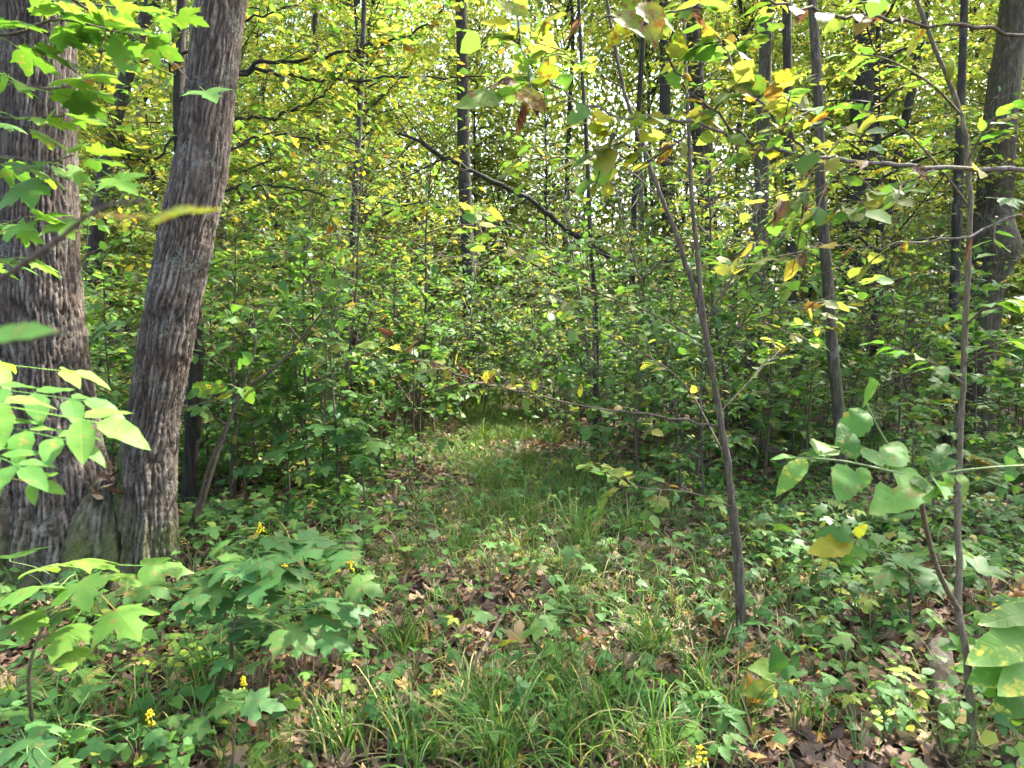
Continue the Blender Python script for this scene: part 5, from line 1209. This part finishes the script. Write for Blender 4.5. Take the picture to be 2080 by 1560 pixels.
# ------------------------------------------------------------------ hazel behind the leaning trunk, its branches fan out over the middle
g = gnd(372, 1000); g = np.array([at(366, 700, 5.4)[0], at(366, 700, 5.4)[1], 0]); g[2] = th(g[0], g[1]); dh = 5.4
t = thing('hazel_tree', g, 'dark slim tree close behind the leaning trunk with long level branches', 'tree')
P = catmull([g - [0, 0, .05], at(400, 700, dh), at(380, 480, dh), at(364, 260, dh), at(366, 100, dh), at(372, -60, dh), at(380, -400, dh)], 40); stem(t, 'stem', P, .055, .03, 'bark_dark', 10, 1, .15)
HB = []
for nodes, r, n in [
    ([(366, 240, dh), (500, 140, dh - .1), (600, 125, dh - .2), (720, 100, dh - .3), (830, 70, dh - .3), (900, 20, dh - .3), (930, -40, dh - .3)], .017, 26),
    ([(366, 200, dh), (500, 145, dh - .1), (600, 158, dh - .1), (700, 165, dh), (850, 155, dh), (970, 160, dh), (1060, 150, dh)], .017, 26),
    ([(370, 290, dh), (480, 245, dh - .1), (560, 235, dh - .1), (640, 200, dh - .2), (700, 150, dh - .2), (760, 60, dh - .3)], .014, 24),
    ([(380, 420, dh), (470, 385, dh), (560, 378, dh), (680, 400, dh - .1), (800, 412, dh - .2), (930, 420, dh - .3)], .013, 20),
    ([(375, 380, dh), (520, 280, dh + .2), (660, 290, dh + .3), (800, 330, dh + .4)], .012, 22),
    ([(366, 120, dh), (480, 50, dh - .1), (600, 10, dh - .2), (700, -30, dh - .2)], .012, 20),
    ([(364, 270, dh), (300, 330, dh - .1), (240, 300, dh - .2), (190, 230, dh - .2)], .01, 14),
    ([(366, 160, dh), (330, 130, dh - .1), (250, 100, dh - .2), (190, 40, dh - .3)], .01, 16),
    ([(385, 470, dh), (340, 370, dh - .1), (270, 350, dh - .2), (230, 260, dh - .2)], .01, 12)]:
    P = px_path(nodes); P[1:-1] += RNG.normal(0, .012, (len(P) - 2, 3)); br = stem(t, 'branch', P, r, .003, 'bark_dark', 6, 1, .4)
    HB.append(P); leaves_along(br, P, n, ['yg', 'yg', 'yg', 'spot'], .09, .22, 1, .4, .15, 1.1)
    for q in range(3):
        i = 12 + q * 8
        if i < len(P) - 2:
            dv = (P[i + 1] - P[i]); dv /= np.linalg.norm(dv); e = dv * .6 + rj(.5); e /= np.linalg.norm(e)
            Q_ = np.array([P[i], P[i] + e * .25, P[i] + e * .5 + [0, 0, -.03]]); stem(t, 'twig', catmull(Q_, 6), .004, .0015, 'bark_dark', 5); leaves_along(t, catmull(Q_, 6), 6, ['yg', 'yg', 'spot'], .09, .2, 1, .4, .15)

twig_spray(t, HB, 13, .55, .07, 12, 'leaf_yellowgreen', 'bark_dark', LO_RD, 2)
# ------------------------------------------------------------------ leaning dead branch in the middle
bg_ = at(1238, 524, 7.28)
t = thing('dead_branch', bg_, 'dark bare dead branch leaning through the leaves in the middle', 'branch')
P = catmull([bg_, at(1205, 500, 7.22), at(1150, 465, 7.0), at(1080, 408, 6.8), at(1000, 368, 6.6), at(900, 318, 6.5), at(840, 282, 6.4), at(800, 268, 6.4)], 60)
P[1:-1] += RNG.normal(0, .005, (len(P) - 2, 3)); stem(t, 'limb', P, .029, .008, 'bark_dark', 10, .7, .9)
for i, (dx, dz, L) in [(8, (.6, -.8, .4)), (14, (-.5, -.9, .5)), (30, (-.3, -.8, .5)), (34, (.5, -.9, .6)), (38, (-.6, .5, .7)), (42, (-.9, -.4, .8)), (26, (-.7, -.5, .7)), (46, (-.5, .8, .7)), (22, (.2, -.9, .5)), (50, (-.8, -.6, .6))]:
    e = np.array([dx, random.uniform(-.3, .3), dz]); e /= np.linalg.norm(e)
    stem(t, 'twig', catmull([P[i], P[i] + e * L * .5 + rj(.03), P[i] + e * L], 7), .008, .002, 'bark_dark', 5)

for q in range(14):
    i = random.randrange(12, 58); e = rj(1) * [1, .5, 1]; e /= np.linalg.norm(e); L = random.uniform(.2, .6)
    stem(t, 'twig', catmull([P[i], P[i] + e * L * .5 + rj(.04), P[i] + e * L + rj(.05)], 7), .005, .0015, 'bark_dark', 4)
# thin dead stems beside the big trunk
g = gnd(388, 1112); t = thing('thin_sapling', g, 'pair of thin bending dark stems with holed leaves beside the big tree', 'sapling'); dT = scr(g)[2]
P = px_path([(385, 1115, dT), (415, 1010, dT), (440, 930, dT), (468, 850, dT), (495, 795, dT), (560, 745, dT - .1), (610, 690, dT - .1), (650, 640, dT - .2), (690, 590, dT - .2)], 40); stem(t, 'stem', P, .014, .004, 'bark_brown', 8, 1, .25)
P2 = px_path([(375, 1112, dT + .05), (402, 1020, dT + .05), (430, 930, dT + .05), (462, 860, dT + .04), (500, 770, dT), (520, 690, dT), (505, 600, dT)], 40); stem(t, 'stem', P2, .011, .004, 'bark_brown', 8, 1, .25)
for nodes, n, key in [([(520, 690, dT), (490, 650, dT - .1), (440, 640, dT - .2)], 5, ['wide', 'ovate']), ([(560, 745, dT - .1), (620, 700, dT - .2), (700, 660, dT - .3)], 6, ['ovate', 'wide']), ([(495, 795, dT), (460, 780, dT - .15), (410, 790, dT - .2)], 5, ['wide', 'spot']), ([(650, 640, dT - .2), (720, 620, dT - .3), (790, 610, dT - .3)], 6, ['ovate', 'spot']), ([(610, 690, dT), (560, 640, dT - .1), (440, 610, dT - .2)], 7, ['ovate', 'wide'])]:
    Q_ = px_path(nodes); br = stem(t, 'branch', Q_, .004, .0018, 'bark_brown', 5); leaves_along(br, Q_, n, key, .10, .25, 1, .5, .3)
for px, py in [(500, 780), (515, 715), (470, 690), (390, 800)]:
    p = at(px, py, dT - .1); add_leaf(t, 'wide', p, rj(.6) + [0, -.3, -.8], (rj(.2) + [0, -1, .3]), .12)
g = gnd(347, 1100); t = thing('dead_sapling', g, 'thin upright dead stem close to the leaning trunk foot', 'branch')
stem(t, 'stem', catmull([g - [0, 0, .03], at(350, 1000, scr(g)[2]), at(362, 900, scr(g)[2])], 12), .008, .004, 'bark_dark', 6)
for b, nodes, lab in [((775, 1110), [(775, 1108), (815, 1092), (850, 1078), (880, 1062)], 'grey forked stick lying on the litter beyond the sedge'), ((770, 1088), [(770, 1085), (820, 1100), (880, 1112), (940, 1122)], 'straight dark stick lying across the grey forked stick'), ((1000, 1320), [(935, 1400), (985, 1330), (1020, 1265), (1035, 1250)], 'thin dark stick rising through the sedge in front'), ((660, 1520), [(650, 1530), (720, 1495), (800, 1460), (860, 1440)], 'dark stick half hidden in litter at the bottom'), ((1290, 1180), [(1240, 1160), (1310, 1185), (1380, 1190)], 'short brown stick lying before the dark sedge'), ((1960, 1310), [(1900, 1320), (1960, 1312), (2060, 1290)], 'brown stick lying behind the near sapling stem')]:
    g = gnd(*b); t = thing('stick', g, lab, 'stick')
    P = catmull([gnd(*q) + [0, 0, .035] for q in nodes], 16); stem(t, 'stick', P, .013, .006, 'wood_rot' if 'grey' in lab else 'bark_brown', 7, 1, .4)
for b, nodes, r, lab, bark in [((1040, 700), [(1115, 678), (1060, 690), (1000, 706), (930, 716)], .13, 'dark fallen log lying far along the grassy way', 'bark_dark'), ((700, 768), [(745, 772), (700, 764), (650, 772)], .14, 'dark rotten log among seedlings left of the way', 'bark_dark'), ((1550, 940), [(1505, 905), (1560, 935), (1600, 960)], .10, 'pale mossy log lying by the straight grey trunk', 'wood_rot'), ((1925, 1420), [(1905, 1330), (1915, 1400), (1925, 1470)], .05, 'short rotten birch log piece lying behind the near stem', 'wood_rot'), ((215, 735), [(185, 700), (230, 735), (275, 755)], .07, 'broken log leaning behind the big tree', 'bark_dark')]:
    g = gnd(*b); t = thing('fallen_log', g, lab, 'log')
    P = catmull([gnd(*q) + [0, 0, r * .7] for q in nodes], 20); stem(t, 'log', P, r, r * .8, bark, 14, 1, .25)

# ------------------------------------------------------------------ flowers, ferns, horsetail, round-leaved herbs
def goldenrod(px, py, h, label, nl=5):
    """px,py: top of the flower spike"""
    d = None
    for dd in np.linspace(2.0, 6, 120):
        p = at(px, py, dd)
        if p[2] - th(p[0], p[1]) <= h: d = dd; break
    p = at(px, py, d); g = np.array([p[0], p[1], float(th(p[0], p[1]))]); t = thing('goldenrod', g, label, 'flower', 'yellow flower spikes on the forest floor')
    H = p[2] - g[2]
    S_ = catmull([g - [0, 0, .02], g + [rj(.01)[0], 0, H * .5], p], 12); stem(t, 'stem', S_, .0028, .0015, 'stem_green', 5)
    for i in range(nl):
        b = S_[2 + int(i * 6 / nl)]; az = i * 2.4; add_leaf(t, 'lance' if i % 2 else 'herb_wide', b, (math.cos(az), math.sin(az), .1), (0, 0, 1), random.uniform(.05, .085))
    ac = Acc()
    for i in range(34):
        q = random.random(); c = p + [random.gauss(0, .004 + .006 * q), random.gauss(0, .004 + .006 * q), -.06 * q]
        V = np.array([[0, 0, .0055], [.0055, 0, 0], [-.003, .005, 0], [-.003, -.005, 0], [0, 0, -.004]]) + c + rj(.001); ac.add(V, None, [[0, 1, 2], [0, 2, 3], [0, 3, 1], [4, 2, 1], [4, 3, 2], [4, 1, 3]])
    link('flower_spike', ac.mesh('flower_spike', 'flower', False, off=g), t)
for px, py, h, lb in [(712, 1135, .30, 'yellow flower spike beyond the shaded maple sapling'), (494, 1375, .26, 'tall yellow flower spike above dark maple leaves in front'), (305, 1443, .20, 'yellow flower head among broad leaves in the front corner'), (780, 1415, .14, 'small yellow flower low in the litter near the sedge'), (527, 1062, .40, 'small yellow flower above the shaded maple sapling'), (580, 1130, .34, 'faint yellow flower among the shaded maple leaves'), (1423, 1515, .14, 'yellow flower bud on a leafy herb at the bottom edge')]:
    goldenrod(px, py, h, lb)

def fern(px, py, n, L, label):
    g = gnd(px, py); t = thing('fern', g, label, 'fern', 'ferns of the forest floor')
    for f in range(n):
        az = f * 2 * math.pi / n + random.uniform(-.3, .3); ln = L * random.uniform(.75, 1.1)
        s = np.linspace(0, 1, 16); e = 1.15 - 1.25 * s
        hr = np.concatenate([[0], np.cumsum(np.cos(e[:-1]))]) * ln / 15; hz = np.concatenate([[0], np.cumsum(np.sin(e[:-1]))]) * ln / 15
        P = np.stack([math.cos(az) * hr, math.sin(az) * hr, hz], -1)
        V, Q, T = tube(P, np.linspace(.003, .001, 16), 4); ac = Acc(); ac.add(V, Q, T, .2)
        side = np.array([-math.sin(az), math.cos(az), 0])
        pn = 30; ti = np.linspace(.16, .99, pn); pos = np.stack([np.interp(ti, s, P[:, k]) for k in range(3)], -1)
        w = ln * .30 * np.sin(np.pi * np.clip(ti, 0, 1) ** .8) ** .7 + .012
        fw = np.array([math.cos(az), math.sin(az), -.1])
        tp = (np.array([[0, 0, 0], [-.07, .2, 0], [.07, .2, 0], [-.085, .5, .0], [.085, .5, 0], [0, 1, -.08]]), np.array([[0, 2, 1], [1, 2, 4], [1, 4, 3], [3, 4, 5]]))
        for sg in (-1, 1):
            X, Y, Z = vbasis(side * sg + fw * .35 + RNG.standard_normal((pn, 3)) * .06 + [0, 0, -.1], np.tile([0, 0, 1.], (pn, 1)) + RNG.standard_normal((pn, 3)) * .12)
            V, T, r = scatter(tp, pos, X, Y, Z, w); ac.add(V, None, T, .3 + .4 * random.random())
        link('frond', ac.mesh('frond', 'leaf_green', False), t)
for px, py, n, L, lb in [(1775, 1085, 6, .42, 'fern with drooping fronds behind the large serrated leaves'), (495, 985, 6, .45, 'fern among maple seedlings beside the thin dark stems'), (2045, 990, 7, .6, 'spreading fern at the foot of the burled trunk'), (1960, 1010, 5, .45, 'small fern below the burled trunk, nearer the slender stems'), (1150, 1245, 4, .22, 'small pale fern on the litter in the middle'), (110, 1470, 5, .26, 'small fern under the bright maple leaves'), (1340, 1035, 6, .36, 'low fern beside the grassy way left of the forked sapling'), (430, 905, 5, .4, 'fern half hidden behind the leaning trunk'), (1620, 900, 6, .5, 'fern on the mound behind the slender lichened stem')]:
    fern(px, py, n, L, lb)

def horsetail(px, py, n, h, sp, label):
    g = gnd(px, py); t = thing('horsetail_tuft', g, label, 'plant', 'feathery horsetail tufts')
    rh = np.random.default_rng(int(px)); ac = Acc()
    for i in range(n):
        b = np.array([rh.normal(0, sp), rh.normal(0, sp), 0]); top = b + [rh.normal(0, .05), rh.normal(0, .05), h * rh.uniform(.7, 1.1)]
        V, Q, T = tube(np.array([b, (b + top) / 2, top]), np.array([.0022, .0018, .001]), 4); ac.add(V, Q, T, .2)
        m = 90; tt = np.repeat(np.linspace(.2, .98, 9), 10); pos = b + (top - b) * tt[:, None]
        az = rh.uniform(0, 6.28, m); d = np.stack([np.cos(az), np.sin(az), rh.uniform(.0, .5, m)], -1)
        X, Y, Z = vbasis(d, np.tile([0, 0, 1.], (m, 1)))
        tp = (np.array([[-.006, 0, 0], [.006, 0, 0], [.004, .6, .03], [-.004, .6, .03], [0, 1, -.05]]), np.array([[0, 1, 2], [0, 2, 3], [3, 2, 4]]))
        V, T, r = scatter(tp, pos, X, Y, Z, h * .42 * (1.1 - tt)); ac.add(V, None, T, rh.random())
    link('whorl', ac.mesh('whorl', 'horsetail', False), t)['kind'] = 'stuff'
for px, py, n, h, sp, lb in [(545, 1560, 16, .20, .07, 'bright feathery horsetail tuft at the bottom left'), (1930, 1545, 12, .22, .09, 'feathery horsetail around the near sapling foot'), (1075, 1150, 7, .2, .04, 'thin horsetail tuft in the middle of the way'), (1165, 1010, 10, .26, .1, 'feathery horsetail tuft under the drooping branch'), (60, 1420, 7, .2, .08, 'horsetail in the shade below the bright maple leaves'), (660, 1230, 7, .22, .06, 'wispy horsetail beside the shaded maple sapling'), (1720, 1170, 8, .34, .05, 'feathery horsetail around the slender lichened stem foot'), (1290, 1330, 7, .2, .06, 'wispy horsetail left of the forked sapling foot'), (2060, 1500, 8, .2, .06, 'horsetail at the lower right corner')]:
    horsetail(px, py, n, h, sp, lb)

def meadow_rue(px, py, n, w, h, label, key='round'):
    g = gnd(px, py); t = thing('meadow_rue', g, label, 'plant', 'pale round-leaved herbs'); ac = Acc()
    for i in range(n):
        a = random.uniform(0, 6.28); r = w * math.sqrt(random.random()); p = g + [math.cos(a) * r, math.sin(a) * r * .8, h * random.uniform(.6, 1.05)]
        if i % 3 == 0:
            hub = g + (p - g) * [.5, .5, .8]; ac.tube(catmull([g - [0, 0, .01], (g + hub) / 2 + [0, 0, .02], hub], 5), np.linspace(.0018, .001, 5), 4)
        ac.tube(np.array([hub, (hub + p) / 2 + [0, 0, .01], p]), np.array([.001, .0008, .0006]), 3)
        add_leaf(t, key, p, (math.cos(a), math.sin(a), 0), np.array([0, -.25, 1.]) + rj(.2), random.uniform(.022, .034))
    link('stalk', ac.mesh('stalk', 'stem_green', off=g), t)
meadow_rue(345, 1395, 34, .11, .16, 'pale green herb with tiny round leaves beside the bright maple')
meadow_rue(1800, 1480, 40, .12, .12, 'yellow-green herb with tiny round leaves before the near stem')
meadow_rue(1770, 1260, 40, .15, .12, 'bright herb with tiny round leaves amid the right-hand ground cover')
meadow_rue(560, 1450, 20, .08, .08, 'small round-leaved herb beside the yellow flower stalk')
# yellowing shoots
g = gnd(1745, 1200); t = thing('lime_seedling', g, 'seedling with large wilting yellow-green leaves between the slender stems', 'seedling'); dL = scr(g)[2]
P = px_path([(1745, 1200, dL), (1742, 1140, dL), (1735, 1085, dL)], 10); stem(t, 'stem', P, .004, .002, 'stem_red', 6)
for bx, by, tx, ty, key in [(1738, 1085, 1685, 1070, 'wide'), (1735, 1090, 1760, 1065, 'yellow'), (1738, 1095, 1640, 1120, 'yellow'), (1740, 1100, 1720, 1160, 'wide'), (1740, 1095, 1770, 1110, 'wide')]:
    b = at(bx, by, dL); tip = at(tx, ty, dL - .08); add_leaf(t, key, b, tip - b, (0, -.8, .7), np.linalg.norm(tip - b) * .85)
g = gnd(1585, 1470); t = thing('yellowed_herb', g, 'upright herb with yellowing toothed leaves beside the orange leaf', 'plant'); dL = scr(g)[2]
P = px_path([(1585, 1470, dL), (1582, 1420, dL), (1578, 1370, dL)], 10); stem(t, 'stem', P, .003, .0015, 'stem_green', 6)
for bx, by, tx, ty, key in [(1578, 1390, 1525, 1405, 'yellow'), (1580, 1395, 1610, 1415, 'herb_wide'), (1579, 1370, 1545, 1355, 'herb_wide'), (1579, 1372, 1620, 1360, 'herb_wide'), (1581, 1400, 1555, 1415, 'yellow'), (1578, 1368, 1580, 1330, 'herb_wide')]:
    b = at(bx, by, dL); tip = at(tx, ty, dL - .04); add_leaf(t, key, b, tip - b, (0, -.7, .8), np.linalg.norm(tip - b) * 1.1)
# root mound of a fallen tree
g = gnd(1610, 862); t = thing('root_mound', g, 'brown earth mound of torn roots behind the slender stem', 'mound')
u, v = np.meshgrid(np.linspace(0, 2 * math.pi, 40, endpoint=False), np.linspace(0, 1, 14)); rr = np.sin(v * math.pi / 2); hh = np.cos(v * math.pi / 2)
nz = .7 + .6 * fbm(np.cos(u) * rr * 3, np.sin(u) * rr * 3, hh * 3, 8, 4)
V = np.stack([np.cos(u) * rr * nz * .9, np.sin(u) * rr * nz * .6, hh * nz * .5 - .08], -1).reshape(-1, 3)
i = (np.arange(13)[:, None] * 40 + np.arange(40)[None]).ravel(); j = (np.arange(13)[:, None] * 40 + (np.arange(40)[None] + 1) % 40).ravel()
link('earth', make_mesh('earth', V, [np.stack([i, i + 40, j + 40, j], -1)], 'soil'), t)
for q in range(12):
    a = random.uniform(0, 6.28); b = np.array([math.cos(a) * .5, math.sin(a) * .3, .3]); e = b * 1.5 + rj(.12)
    V, Q, T = tube(catmull([b * .6, b + rj(.05), e], 7), np.linspace(.02, .004, 7), 5); link('root', make_mesh('root', V, [Q, T], 'bark_brown'), t)
print('objects', len(bpy.data.objects), 'tris', sum(len(m.loops) - 2 * len(m.polygons) for m in bpy.data.meshes))
